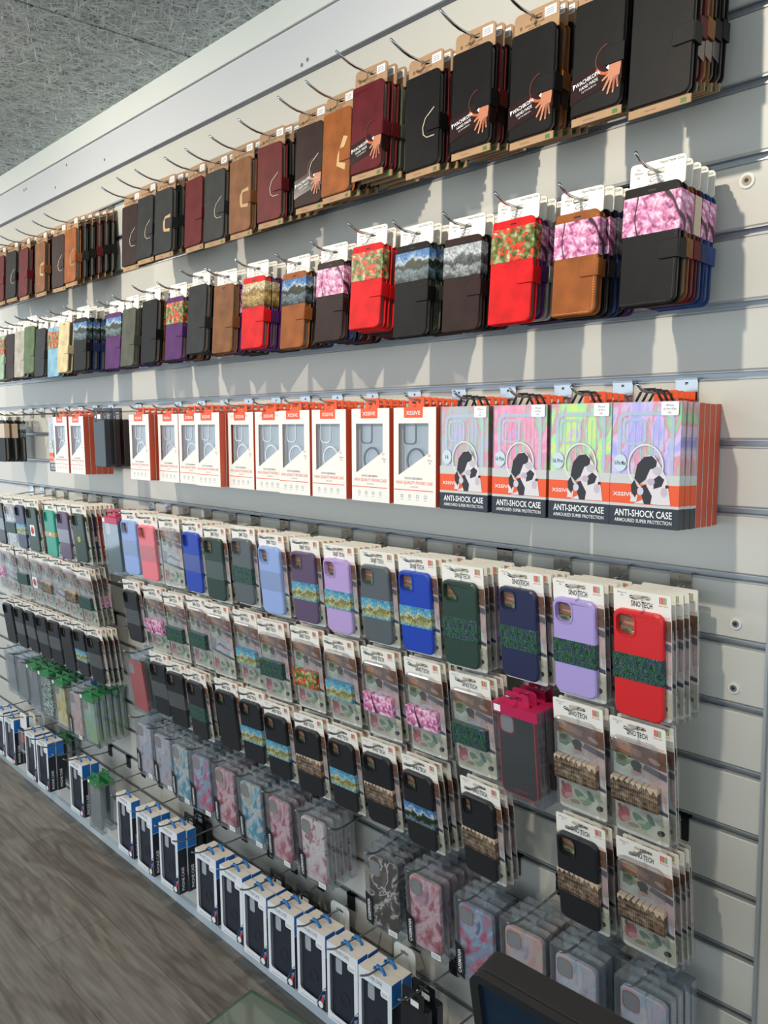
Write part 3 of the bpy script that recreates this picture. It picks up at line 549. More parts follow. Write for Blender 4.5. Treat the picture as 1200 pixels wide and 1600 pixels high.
def acrylic(key):
    pic, top, label = key; parts = []; x0, x1, z1, z0 = -.0475, .0475, -.016, -.190; T = .019; mb = MB(); t_ = .0009
    A2 = clear((244, 247, 249), .06, .4, .05, .09)
    mb.box(x0, x1, -T, -T+t_, z0, z1, ACR); mb.box(x0, x1, -t_, 0, z0, z1, ACR)
    mb.box(x0, x0+t_, -T+t_, -t_, z0, z1, A2); mb.box(x1-t_, x1, -T+t_, -t_, z0, z1, A2); mb.box(x0, x1, -T+t_, -t_, z1-t_, z1, A2); mb.box(x0, x1, -T+t_, -t_, z0, z0+t_, A2)
    parts.append(('box', mb.mesh('box'), None))
    mb = MB(); tm = {'clear': A2, 'green': mat((36, 128, 66), .3, 0, 0, 300, .3), 'blue': mat((30, 84, 170), .3), 'magenta': mat((190, 36, 84), .3)}[top]
    mb.holed(rr(-.025, .025, z1-.001, .007, (.001, .001, .006, .006)), [rr(-.012, .012, -.006, 0, .0025)], -T*.5-.001, -T*.5+.0004, tm)
    if top != 'clear': mb.box(x0+.001, x1-.001, -T-.0004, .0004, z1-.018, z1+.0006, tm); mb.flat(rr(x0+.004, x0+.018, z1-.015, z1-.003, .001), -T-.0008, STICK)
    parts.append(('hang_tab', mb.mesh('hang_tab'), None))
    mb = MB(); cm = _m.get(pic) if pic in ('redcase', 'mintcase') else {'clearcase': clear((206, 214, 214), .12, .6, .08, .18), 'greyglass': clear((150, 170, 166), .12, .6, .08, .25), 'blackred': mat((34, 34, 38), .3), 'teal': mat((50, 90, 92), .3)}.get(pic) or printed(pic)
    c0, c1, d0, d1 = x0+.008, x1-.010, z0+.008, z1-.014
    mb.pr(rr(c0, c1, d0, d1, .011), -T+.004, -.004, cm, .0014)
    rim = {'blackred': mat((196, 30, 60), .3)}.get(pic, mat((206, 150, 130), .3, .4)); 
    mb.holed(rr(c0+.004, c0+.034, d1-.038, d1-.005, .009), [rr(c0+.0055, c0+.0325, d1-.0365, d1-.0065, .008)], -T+.0028, -T+.0045, rim); mb.pr(rr(c0+.0055, c0+.0325, d1-.0365, d1-.0065, .008), -T+.0036, -T+.0042, mat((150, 152, 156), .3))
    if pic == 'blackred': mb.holed(rr(c0, c1, d0, d1, .011), [rr(c0+.0016, c1-.0016, d0+.0016, d1-.0016, .010)], -T+.003, -.0035, rim); mb.text('BACKCASE', .004, d0+.012, -T+.0024, .004, rim, .035)
    parts.append(('phone_case', mb.mesh('phone_case'), None))
    if label:
        mb = MB(); mb.pr([(x0-.0003, z0+.010), (x0+.019, z0+.004), (x0+.019, z0+.064), (x0+.012, z0+.072), (x0-.0003, z0+.078)], -T-.0008, -T, mat((20, 24, 34), .4)); mb.text('CASEMANIA', x0+.0085, z0+.039, -T-.0011, .0075, STICK, -.050, math.pi/2, .014)
        mb.box(x0+.0145, x0+.0152, -T-.0011, -T-.0009, z0+.016, z0+.060, GREYTXT); parts.append(('brand_label', mb.mesh('brand_label'), None))
        mb = MB(); mb.flat(rr(x1-.034, x1-.010, z0+.003, z0+.016, .001), -T-.0006, STICK)
        for i in range(3): mb.box(x1-.031, x1-.013, -T-.0009, -T-.0007, z0+.006+i*.003, z0+.0068+i*.003, GREYTXT)
        parts.append(('price_sticker', mb.mesh('price_sticker'), None))
    return parts

def bluebox(key):
    parts = []; x0, x1, z1, z0 = -.050, .050, -.010, -.197; T = .030; Wt = mat((236, 240, 244), .4); BL = mat((28, 110, 190), .4); DK = mat((22, 28, 42), .4)
    mb = MB(); win = [(x0+.009, z0+.024), (x0+.014, z0+.018), (x1-.030, z0+.016), (x1-.012, z0+.048), (x1-.012, z1-.030), (x1-.017, z1-.024), (x0+.013, z1-.024), (x0+.009, z1-.028)]
    mb.holed(rr(x0, x1, z0, z1, 0), [win], -T, -T+.0008, Wt); mb.box(x0, x1, -.0008, 0, z0, z1, Wt); mb.box(x0, x0+.0008, -T+.0006, 0, z0, z1, Wt)
    mb.box(x0, x1, -T+.0006, 0, z1-.0008, z1, mat((232, 224, 214), .5)); mb.box(x0, x1, -T+.0006, 0, z0, z0+.0008, Wt)
    mb.box(x1-.0008, x1, -T+.0006, 0, z1-.05, z1, BL); mb.box(x1-.0008, x1, -T+.0006, 0, z0, z1-.05, DK); mb.box(x1-.0006, x1+.0003, -T+.0006, 0, z1-.052, z1-.050, mat((120, 190, 230), .4))
    yy = -T-.0002; mb.flat([(x1-.030, z0+.001), (x1, z0+.001), (x1, z0+.055), (x1-.011, z0+.048), (x1-.029, z0+.016)], yy, DK)
    mb.tube([(x1-.032, yy, z0+.010), (x1-.028, yy, z0+.0175), (x1-.0105, yy, z0+.049), (x1, yy, z0+.062)], .0008, BL, 5)
    mb.pr(ell(x1-.018, z0+.012, .008, .008, 16), yy-.0004, yy, STICK); mb.flat([(x1-.018, z0+.022), (x1-.009, z0+.018), (x1-.006, z0+.034), (x1-.012, z0+.036)], yy-.0003, mat((206, 54, 66), .4)); mb.flat([(x1-.014, z0+.036), (x1-.004, z0+.030), (x1-.002, z0+.046)], yy-.0003, mat((110, 150, 206), .4))
    mb.text('PHONE.CASE', -.002, z1-.010, yy, .0085, mat((110, 116, 124), .5), .05); mb.box(x0+.012, x1-.030, yy, yy+.0001, z0+.006, z0+.007, GREYTXT)
    mb.text('PHONE CASE', -T*.5, z0+.045, x1+.0004, .0085, STICK, -.070, math.pi/2, .01, 's')
    parts.append(('box', mb.mesh('box'), None))
    mb = MB(); mb.pr(rr(x0+.010, x1-.013, z0+.010, z1-.014, .010), -T+.006, -T+.014, mat((34, 40, 54), .4), .0015); mb.pr(rr(x0+.024, x0+.044, z1-.066, z1-.030, .005), -T+.0052, -T+.0062, mat((170, 176, 182), .35)); mb.holed(ell(.004, z0+.066, .014, .016, 22), [ell(.004, z0+.066, .0125, .0145, 22)], -T+.0054, -T+.0062, mat((22, 26, 38), .3))
    parts.append(('phone_case', mb.mesh('phone_case'), None))
    mb = MB(); mb.pr(rr(x1-.032, x1-.006, z1-.038, z1-.022, .005), -T-.0006, -T-.0001, STICK)
    for i in range(2): mb.box(x1-.028, x1-.010, -T-.0008, -T-.0006, z1-.029-i*.004, z1-.0282-i*.004, GREYTXT)
    parts.append(('price_sticker', mb.mesh('price_sticker'), None))
    mb = MB(); mb.tube([(-.016, -T*.5, z1-.001), (-.014, -T*.5, z1+.004), (-.006, -T*.5, .002), (.006, -T*.5, .002), (.014, -T*.5, z1+.004), (.016, -T*.5, z1-.001)], .0034, mat((24, 120, 196), .35), 8); parts.append(('hang_loop', mb.mesh('hang_loop'), None))
    return parts
def darkbox(key):
    parts = []; col = key[0]; x0, x1, z1, z0 = -.036, .036, -.024, -.165; T = .018; mb = MB()
    mb.pr(rr(x0, x1, z0, z1, .004), -T, 0, mat(col, .4), .0012); mb.pr(rr(x0+.01, x0+.022, z1-.008, z1-.004, .001), -T-.0004, -T+.001, BLACK); parts.append(('box', mb.mesh('box'), None))
    mb = MB(); mb.holed(rr(-.030, .030, z1-.004, .010, (0, 0, .003, .003)), [rr(-.014, .014, -.006, 0, .0025)], -T-.0012, -T, BLACKM); mb.flat(rr(-.006, .016, z1+.001, -.010, .001), -T-.0016, STICK); mb.pr(ell(-.017, z1+.007, .004, .004, 6), -T-.0017, -T-.0011, STICK); parts.append(('hang_tab', mb.mesh('hang_tab'), None))
    return parts
def blister(key):
    parts = []; mb = MB(); mb.holed(rr(-.032, .032, -.05, .014, (.001, .001, .014, .014)), [rr(-.012, .012, -.006, 0, .0025)], -.0012, 0, CARD); mb.pr(rr(-.034, .034, -.15, -.05, .002), -.001, 0, mat((24, 24, 28), .4)); mb.flat(rr(-.034, .034, -.11, -.075, 0), -.0013, mat((190, 60, 70), .4)); parts.append(('hang_card', mb.mesh('hang_card'), None))
    mb = MB(); mb.pr(rr(-.028, .028, -.145, -.055, .006), -.014, -.001, CLR, .003); parts.append(('plastic_bubble', mb.mesh('plastic_bubble'), None)); return parts

KIND = {'wallet': (wallet, 'wallet_phone_case', 'phone case'), 'carded': (carded, 'carded_phone_case', 'phone case'), 'xbox': (xbox, 'boxed_phone_case', 'phone case'), 'acrylic': (acrylic, 'clear_boxed_phone_case', 'phone case'),
        'bluebox': (bluebox, 'white_boxed_phone_case', 'phone case'), 'darkbox': (darkbox, 'dark_boxed_phone_case', 'phone case'), 'blister': (blister, 'blister_packed_accessory', 'phone accessory')}
_cache = {}
def parts_of(kind, key):
    k = (kind, key)
    if k not in _cache: _cache[k] = KIND[kind][0](key)
    return _cache[k]

# ------------------------------------------------------------------ hooks
_hm = {}
def hook(x, zg, zf, L, tip, style, label):
    """zg groove height, zf height where the front product hangs, L reach, tip (dy, dz)"""
    t = thing('wire_display_hook', label, 'wall hook', (x, 0, zg), 'steel hooks on the slatted wall')
    k = (style, round(zf-zg, 4), L, tip)
    if k not in _hm:
        pm = {'chrome': CHROME, 'black': BLACKM}[style]; hw, hh = (.0175, .030) if style == 'chrome' else (.0135, .036)
        mb = MB(); mb.holed(rr(-hw, hw, -hh-.006, -.0055, .002), [rr(-.0025, .0025, -.0115, -.0075, 0)], -.0030, -.0010, pm)
        mb.box(-hw, hw, -.0045, .0095, -.0042, -.0010, pm); mb.box(-hw, hw, -.0045, -.0025, -.0070, -.0010, pm)
        wz = zf-zg-.003; b0 = -.026
        f = .128; pts = [(0, -.002, b0), (0, -.02, b0+.001)]
        for i in range(1, 5): pts.append((0, -.02-(f-.02)*i/4, b0+(wz-b0)*i/4))
        pts.append((0, -L, wz+.001)); 
        for a in (.33, .66, 1): pts.append((0, -L-tip[0]*a, wz+.001+tip[1]*a**1.4))
        m2 = MB(); m2.tube(pts, .0023, CHROME if style == 'chrome' else STEEL, 8); _hm[k] = (mb.mesh('back_plate'), m2.mesh('wire'))
    link('back_plate', _hm[k][0], t); link('wire', _hm[k][1], t)
    return t

ORD = ['', 'first', 'second', 'third', 'fourth', 'fifth', 'sixth', 'seventh', 'eighth', 'ninth', 'tenth', 'eleventh', 'twelfth', 'thirteenth', 'fourteenth', 'fifteenth', 'sixteenth', 'seventeenth', 'eighteenth', 'nineteenth', 'twentieth', 'twenty-first', 'twenty-second', 'twenty-third', 'twenty-fourth', 'twenty-fifth', 'twenty-sixth', 'twenty-seventh', 'twenty-eighth']
ORD += ['later']*5
def cname(c):
    n = [((20, 20, 22), 'black'), ((64, 40, 34), 'dark brown'), ((150, 92, 48), 'tan'), ((110, 36, 34), 'dark red'), ((214, 28, 30), 'red'), ((84, 44, 96), 'purple'), ((36, 60, 110), 'navy'), ((70, 74, 58), 'olive'), ((80, 110, 70), 'green'),
         ((130, 176, 196), 'light blue'), ((220, 200, 150), 'beige'), ((176, 170, 160), 'grey'), ((60, 66, 72), 'dark grey'), ((186, 166, 220), 'lavender'), ((34, 60, 48), 'dark green'), ((150, 170, 226), 'pale blue'), ((238, 130, 140), 'pink'), ((30, 60, 170), 'bright blue'), ((30, 160, 130), 'teal'), ((90, 76, 100), 'plum'), ((160, 185, 160), 'pale green')]
    return min(n, key=lambda q: sum((a-b_)**2 for a, b_ in zip(q[0], c)))[1]
PN = {'blossom': 'pink blossom sleeve', 'poppies': 'red poppy sleeve', 'canal': 'blue canal sleeve', 'canal_band': 'blue canal band', 'greycanal': 'grey canal sleeve', 'skyline': 'blue city band', 'houses': 'brown house band', 'iris': 'iris flower band', 'gold': 'golden picture sleeve', 'hand': 'hand photo sleeve',
      'glass': 'plain clear band', 'sticker': 'red-white sticker', 'dot': 'yellow dot', 'goldband': 'gold band', None: ''}
def look(kind, key):
    if kind == 'wallet': return (cname(key[1]), 'wallet case', PN[key[2]])
    if kind == 'carded':
        p = PN[key[1]].replace('sleeve', 'band'); return ('transparent' if key[0] == 'clear' else cname(key[0]), 'carded case', p)
    if kind == 'xbox': return (('white', 'orange-sided box', '') if key[0] == 'white' else ('holographic', 'armour case box', ''))
    if kind == 'acrylic':
        return ({'marble_pink': 'pink marble', 'marble_blue': 'blue marble', 'marble_dark': 'black marble', 'marble_mix': 'multicolour marble', 'marble_lilac': 'lilac marble', 'marble_white': 'white marble', 'marble_lemon': 'yellow', 'marble_peach': 'peach', 'marble_lime': 'lime print', 'leaf': 'green leaf', 'clearcase': 'colourless', 'greyglass': 'smoky', 'blackred': 'red-edged black', 'teal': 'teal'}[key[0]], 'case in clear box', '')
    if kind == 'bluebox': return ('white-blue', 'boxed phone case', '')
    if kind == 'darkbox': return ('black', 'hanging box', '')
    return ('black-red', 'blister pack', '')

used = set()
def stack(row, idx, x, y0, zg, zh, items, dy, tilt, L=.150, tip=(.02, .008), style='chrome', rowname='top row', yaw=0, nohook=False):
    """items: list of (kind, key), front first"""
    if items and items[0][0] == 'acrylic': dy = max(dy, .0228)
    fl = look(*items[0]) if items else None
    where = '%s stack from the wall end' % ORD[idx]
    if not nohook: hook(x, zg, zh, L, tip, style, ('wire hook carrying the %s in the %s' % (where, rowname)) if items else 'empty wire hook, %s in the %s' % (where.replace('stack ', 'place '), rowname))
    for i, (kind, key) in enumerate(items):
        a, b_, c_ = look(kind, key)
        y = y0+i*dy
        bz = zg-.029; fz = zh-.003; f = max(0, min(1, (-y-.02)/.108)); wz = bz+(fz-bz)*f if -y < .128 else fz
        lab = '%s %s%s, %s from front in %s, %s' % (a, b_, (' with '+c_) if (c_ and i == 0) else '', ORD[i+1], where, rowname)
        if len(lab.replace(',', '').split()) > 16: lab = '%s %s%s, %s in %s, %s' % (a, b_, (' with '+c_) if (c_ and i == 0) else '', 'foremost' if i == 0 else ORD[i+1], where, rowname)
        if len(lab.replace(',', '').split()) > 16: lab = '%s %s, foremost in %s, %s' % (a, b_, where, rowname)
        t = thing(KIND[kind][1], lab, KIND[kind][2], (x+(random.uniform(-1, 1)*(.0045 if kind == 'carded' else .0012) if i and kind != 'xbox' else 0), y, wz+.0026), 'phone cases hanging in the '+rowname,
                  (math.radians(tilt+(random.uniform(-.1, .1) if i and kind != 'xbox' else 0)), 0, math.radians(yaw+(random.uniform(-.15, .15) if i and kind != 'xbox' else 0))))
        put(t, parts_of(kind, key))

BK, DB, TAN, DR, RED, PUR, NAV, OLI, GRN, LBL, BEI, GRY, DG, BR2, MAR = (17, 16, 16), (48, 30, 27), (130, 84, 48), (98, 24, 26), (218, 24, 28), (84, 40, 98), (34, 52, 96), (84, 86, 72), (92, 112, 76), (134, 178, 200), (216, 196, 150), (178, 172, 160), (44, 46, 46), (150, 84, 36), (92, 24, 30)
S1, S2, S3 = (.080, .155), (.084, .162), (.074, .150)
def wk(c, p=None, s='tab', sz=S1): return ('wallet', ('kraft', c, p, s, sz))
def wp(c, p=None, s='tab', sz=S1, st='polar'): return ('wallet', (st, c, p, s, sz))
rk = random.Random(3)
def backk(n, *first):
    l = list(first)
    while len(l) < n: l.append(wk(rk.choice([BK, BK, DB, DR, MAR, BR2, BK, DG]), rk.choice([None, None, 'hand']) if len(l) < 4 else None, 'tab'))
    return l[:n]
# top row, kraft cards
R1 = [(-.110, .562, [wk(BK, None, 'tab', (.089, .170)), wk(MAR, 'hand'), wk(TAN, 'hand'), wk(BK, 'hand'), wk(BK)]), (-.205, .560, [wk(BK, 'hand', 'shield'), wk(BK), wk(BK)]), (-.319, .556, [wk(BK, 'hand', 'shield'), wk(BR2, 'hand'), wk(BK, 'hand'), wk(BK), wk(MAR)]),
      (-.437, .567, [wk(BK, 'hand', 'shield'), wk(DR, 'hand'), wk(BK), wk(DB), wk(BK)]), (-.545, .560, [wk(BK, None, 'ring'), wk(DR), wk(BK), wk(DB, 'hand')]), (-.680, .584, [wk(MAR, 'hand', 'shield'), wk(DR), wk(OLI), wk(BK), wk(BK, 'hand')]),
      (-.766, .560, [wk(BR2, None, 'vee'), wk(BK), wk(DR), wk(BK)]), (-.850, .556, [wk(DB, 'hand', 'ring'), wk(BK), wk(DG), wk(BK)]), (-.983, .550, [wk(DR, None, 'ring'), wk(BK), wk(DG), wk(BR2), wk(DB)]), (-1.090, .545, [wk(TAN, None, 'shield'), wk(DG), wk(BK), wk(BK)]),
      (-1.190, .542, backk(4, wk(DG, None, 'ring'))), (-1.280, .545, backk(3, wk(DR))), (-1.421, .549, [wk(DG, None, 'shield'), wk(DG), wk(DR), wk(BR2), wk(DR)]), (-1.515, .550, backk(4, wk(DG, None, 'ring'))), (-1.601, .545, backk(4, wk(DB, None, 'ring'))),
      (-1.975, .549, [wk(BR2, None, 'ring'), wk(DG), wk(BK), wk(DR), wk(BK), wk(BK)]), (-2.065, .545, backk(4, wk(DB, None, 'ring'), wk(DR))), (-2.203, .546, backk(4, wk(TAN, None, 'shield'))), (-2.340, .549, backk(4, wk(DR, None, 'tab'))), (-2.450, .556, backk(4, wk(BK, None, 'ring'))), (-2.56, .556, backk(4, wk(DR))), (-2.67, .556, backk(3, wk(BK))), (-2.79, .556, backk(3, wk(BK)))]
for i, (x, zh, it) in enumerate(R1):
    stack('r1', i+1, x, -.124, .6, zh-.014, it, .0235 if len(it) < 6 else .0223, -4.5+random.uniform(-1, 1), .165, (.045, .014), 'chrome', 'top row', random.uniform(-2, 3))
def backp(n, *first):
    l = list(first)
    while len(l) < n: l.append(wp(rk.choice([BK, DB, DR, NAV, PUR, BK, TAN, DG]), rk.choice([None, None, 'blossom', 'canal', 'greycanal', 'houses'])))
    return l[:n]
R2 = [(-.122, .290, [wp(BK, 'blossom', 'tab', S2, 'stitch'), wp(TAN, 'blossom', 'tab', S1, 'stitch'), wp(DR, 'houses'), wp(NAV, 'blossom'), wp((40, 66, 120), 'blossom')]), (-.240, .275, [wp(BR2, 'blossom', 'tab', S3, 'stitch'), wp(BK, 'blossom'), wp(NAV, 'greycanal'), wp(BK), wp(PUR)]),
      (-.355, .286, [wp(RED, 'poppies', 'tab', S2), wp(PUR, 'blossom'), wp(GRY, 'blossom'), wp(BK), wp(PUR)]), (-.460, .276, [wp(DB, 'greycanal', 'tab', S1), wp(BK), wp(BK), wp(MAR)]), (-.575, .283, [wp(BK, 'canal', 'tab', S2), wp(OLI, 'canal'), wp(BK, 'canal'), wp(BK), wp(DB)]),
      (-.690, .300, [wp(RED, 'poppies'), wp(RED), wp(DB, 'gold'), wp(MAR), wp(BK)]), (-.798, .285, backp(5, wp(DB, 'blossom'))), (-.912, .279, backp(4, wp(BR2, 'canal'), wp(DB, 'greycanal'))), (-1.055, .289, [wp(RED, 'gold'), wp(PUR, 'gold'), wp(PUR), wp(DB), wp(BK)]),
      (-1.175, .287, backp(5, wp(TAN))), (-1.285, .300, backp(4, wp(DG, None, 'tab', S2), wp(BK))), (-1.393, .284, backp(4, wp(PUR, 'poppies'))), (-1.520, .291, backp(4, wp(BK, None, 'tab', S2), wp(TAN, 'poppies'))), (-1.635, .281, backp(4, wp(OLI))), (-1.728, .279, backp(3, wp(PUR, 'canal'))),
      (-1.945, .286, [wp(BK, 'canal'), wp(NAV, 'canal'), wp(NAV, 'canal'), wp(BK, 'canal'), wp(NAV)]), (-2.060, .285, backp(4, wp(BEI), wp(DR))), (-2.145, .276, backp(3, wp(LBL, 'poppies'))), (-2.245, .281, backp(4, wp(DG), wp(GRY))), (-2.340, .297, backp(4, wp(GRN))), (-2.430, .288, backp(3, wp(GRY))), (-2.520, .286, backp(3, wp(DB))), (-2.610, .286, backp(3, wp((160, 185, 160), 'poppies'))), (-2.71, .286, backp(3, wp(BK))), (-2.81, .286, backp(2, wp(DG)))]
for i, (x, zh, it) in enumerate(R2):
    stack('r2', i+1, x, -.124, .3, zh-.011, it, .0230, -5.5+random.uniform(-1.2, 1.2), .155, (.028, .012), 'chrome', 'second row', random.uniform(-2, 4))
# orange and armour boxes
def wx(s='pale'): return ('xbox', ('white', s))
def ax(s): return ('xbox', ('armour', s))
R3 = [(-.126, [ax('16 Pro Max')]*1+[wx()]*3), (-.237, [ax('16 Pro')]*2+[wx()]*3), (-.350, [ax('16 Plus')]*3+[wx()]*2), (-.467, [ax('16')]*3+[wx()]*2), (-.584, [wx('dark')]*5), (-.702, [wx('dark')]*5), (-.826, [wx()]*4), (-.941, [wx()]*5), (-1.055, [wx()]*4), (-1.169, [wx()]*5), (-1.286, [wx()]*5), (-1.397, [wx()]*3), (-1.508, [wx('red')]*3), (-1.633, [wx()]*5)]
R3 = [(x, it+[it[-1]]) for x, it in R3]; R3[0] = (-.130, [ax('16 Pro Max')]*3+[wx()]*4)
for i, (x, it) in enumerate(R3):
    yf = -.1105
    if i in (8, 9, 11, 12): yf = -.092
    stack('r3', i+1, x, yf, 0, -.019, it, .0182, -1.5, .135, (.018, .010), 'chrome', 'third row', 0 if i < 4 else random.uniform(-1, 1.5))
stack('r3', 15, -1.87, -.115, 0, -.022, [('darkbox', ((56, 66, 74),)), ('darkbox', ((50, 44, 46),)), ('darkbox', ((50, 44, 46),))], .03, -1, .14, (.04, .012), 'chrome', 'third row')
stack('r3', 16, -2.055, -.105, 0, -.020, [wx()]*5, .0185, -1, .135, (.02, .01), 'chrome', 'third row')
stack('r3', 17, -2.170, -.108, 0, -.020, [wx()]*3, .0185, -1, .135, (.02, .01), 'chrome', 'third row')
stack('r3', 18, -2.285, -.08, 0, -.022, [ax('16')], .0255, -1, .135, (.02, .01), 'chrome', 'third row')
for j, x in enumerate((-2.40, -2.51, -2.62)): stack('r3', 19+j, x, -.1, 0, -.024, [], .02, 0, .14, (.02, .01), 'chrome', 'third row')
for j, x in enumerate((-2.73, -2.83)): stack('r3', 22+j, x, -.11, 0, -.020, [wp(BK, 'houses', 'none'), wp(BK, 'houses', 'none'), wp(DG, 'greycanal', 'none')], .03, -1, .135, (.02, .01), 'chrome', 'third row')

# carded cases
CB, LAV, NVY, DGR, BLU, GYC, LIL, PLU, PBL, PNK, TEA, REDC = (24, 27, 32), (176, 158, 216), (34, 40, 76), (38, 62, 52), (26, 66, 176), (86, 94, 98), (184, 158, 212), (92, 74, 104), (150, 174, 226), (238, 128, 138), (24, 156, 132), (214, 34, 38)
def cc(c, p=None, k='sq'): return ('carded', (c, p, k))
def backc(n, *first, pal=(PLU, LAV, NVY, CB, DB, (196, 170, 156), NVY, PLU)):
    l = list(first)
    while len(l) < n: l.append(cc(rk.choice(pal), rk.choice([None, 'iris', 'skyline', 'iris'])))
    return l[:n]
A = [(-.132, -.311, backc(7, cc(REDC, 'iris', 'max'), cc((52, 40, 72), 'iris'), cc(MAR), cc(NVY, 'iris'), cc(LAV), cc((196, 160, 140)))), (-.240, -.310, backc(6, cc(LAV, 'iris'), cc((60, 44, 100), 'iris'))), (-.350, -.308, backc(6, cc(NVY, 'iris'), cc((60, 44, 110)), cc((196, 160, 140)))), (-.476, -.314, backc(7, cc(DGR, 'iris', 'diag'))), (-.587, -.311, backc(6, cc(BLU, 'skyline'), cc((40, 40, 90)))),
     (-.695, -.313, backc(6, cc(GYC, 'skyline'))), (-.810, -.313, backc(6, cc(LIL, 'skyline'), cc(GYC, 'skyline'))), (-.922, -.311, backc(6, cc(PLU, 'skyline'))), (-1.045, -.312, backc(6, cc(PBL, 'glass'), cc((200, 150, 190)))), (-1.155, -.305, backc(5, cc(GYC, 'iris'), cc(PBL))), (-1.280, -.316, backc(5, cc(DGR, 'glass'))), (-1.385, -.311, backc(5, cc(BLU, 'glass', 'tri'), cc(NVY))),
     (-1.505, -.310, backc(5, cc('clear', None), cc((80, 150, 160)))), (-1.622, -.313, backc(5, cc(PNK, 'glass'))), (-1.724, -.308, backc(5, cc(PBL, 'glass'), cc((170, 120, 170)))), (-1.825, -.312, [('acrylic', ('teal', 'magenta', False))]*4),
     (-2.072, -.315, backc(7, cc(DGR, 'dot'), cc((80, 100, 84)), cc(NVY, 'goldband'), cc(REDC))), (-2.190, -.318, backc(5, cc(PLU, 'glass'))), (-2.300, -.321, backc(5, cc(TEA, 'goldband', 'tri'), cc((90, 150, 150)))), (-2.460, -.322, backc(5, cc(DGR, 'sticker'))), (-2.57, -.322, backc(5, cc(NVY, 'skyline'))), (-2.675, -.326, backc(4, cc('clear', 'leaf' if False else 'iris'))), (-2.78, -.326, backc(4, cc(CB, 'glass')))]
for i, (x, zh, it) in enumerate(A):
    stack('A', i+1, x, -.124, -.3, zh-.006, it, .0158, 3.8+random.uniform(-.8, .8), .142, (.016, .006), 'chrome', 'fourth row', random.uniform(1, 6) if i > 2 else -1)
def backt(n, *first):
    l = list(first)
    while len(l) < n: l.append(l[-1] if rk.random() < .7 else cc('clear', rk.choice(['houses', 'iris', 'blossom'])))
    return l[:n]
B = [(-.136, -.507, backt(3, cc('clear', 'houses'))), (-.239, -.503, backt(3, cc('clear', 'houses', 'tri'))), (-.351, -.512, [('acrylic', ('blackred', 'magenta', False))]*4), (-.462, -.508, backt(4, cc('clear', 'iris', 'diag'))), (-.578, -.505, backt(4, cc('clear', 'blossom'))), (-.700, -.508, backt(4, cc('clear', 'blossom'))), (-.820, -.509, backt(4, cc('clear', 'skyline'))),
     (-.934, -.507, backt(4, cc('clear', 'poppies'))), (-1.060, -.514, backt(4, cc('clear', 'iris'))), (-1.165, -.508, backt(4, cc('clear', 'skyline'))), (-1.285, -.509, backt(3, cc('clear', None))), (-1.385, -.507, backt(3, cc('clear', 'iris'))), (-1.505, -.515, backt(3, cc('clear', 'iris'))), (-1.620, -.513, backt(3, cc('clear', 'blossom'))), (-1.745, -.512, backt(3, cc(CB, 'glass', 'tri'))),
     (-2.075, -.518, backt(4, cc('clear', 'iris'))), (-2.180, -.510, backt(3, cc('clear', 'houses'))), (-2.281, -.508, backt(3, cc('clear', None))), (-2.380, -.508, backt(3, cc('clear', 'houses'))), (-2.480, -.508, backt(3, cc('clear', 'sticker'))), (-2.605, -.508, backt(3, cc('clear', 'iris'))), (-2.735, -.508, backt(3, cc('clear', None))), (-2.84, -.508, backt(2, cc('clear', 'blossom')))]
for i, (x, zh, it) in enumerate(B):
    stack('B', i+1, x, -.124, -.5, zh-.010, it, .0170, 5.8+random.uniform(-1, 1), .142, (.020, .010), 'chrome', 'fifth row', random.uniform(1, 6) if i > 2 else -1)
Cc = [(-.122, -.701, [cc('clear', 'houses')]*5), (-.232, -.701, [cc(CB, 'houses')]*3), (-.440, -.705, [cc(CB, 'houses', 'tri'), cc(CB), cc(CB, 'houses')]), (-.590, -.708, [cc(CB, 'canal_band')]*4), (-.704, -.705, [cc(CB, 'houses')]*4), (-.815, -.708, [cc(CB, 'skyline')]*3), (-.930, -.712, [cc(CB, 'houses')]*3), (-1.050, -.713, [cc(CB, 'skyline')]*3),
      (-1.150, -.703, [cc(CB, 'skyline')]*3), (-1.262, -.705, [cc(CB, None)]*4), (-1.405, -.714, [cc(CB, 'iris')]*3), (-1.510, -.712, [cc(CB, 'glass')]*3), (-1.605, -.704, [cc(CB, 'glass')]*2), (-1.735, -.72, None),
      (-2.020, -.706, [cc(CB, 'glass')]*4), (-2.130, -.706, [cc(CB, 'skyline')]*3), (-2.235, -.711, [cc(CB, None)]*3), (-2.340, -.711, [cc(CB, 'glass')]*3), (-2.452, -.713, [cc(CB, 'glass')]*3), (-2.560, -.713, [cc(CB, 'glass')]*3), (-2.665, -.716, [cc(CB, 'glass')]*3), (-2.780, -.718, [cc(CB, None)]*3)]
for i, (x, zh, it) in enumerate(Cc):
    if it is None: it = [('acrylic', ('redcase', 'clear', False))]
    if it[0][1][0] == 'redcase':
        _m['redcase'] = mat((206, 40, 42), .35); _m['mintcase'] = mat((150, 190, 170), .35); it = [('acrylic', ('redcase', 'clear', False)), ('acrylic', ('mintcase', 'clear', False)), ('acrylic', ('mintcase', 'clear', False))]
        _look = look
        def look(kind, key, _l=_look): return ('red' if key[0] == 'redcase' else 'mint green', 'case in clear box', '') if key[0] in ('redcase', 'mintcase') else _l(kind, key)
    stack('C', i+1, x, -.124, -.7, zh-.007, it, .0170, 6+random.uniform(-1, 1), .142, (.024, .012), 'black', 'sixth row', random.uniform(1, 6) if i > 2 else -1)
def ac(p, t='clear', l=True, n=4): return [('acrylic', (p, t, l))]*n
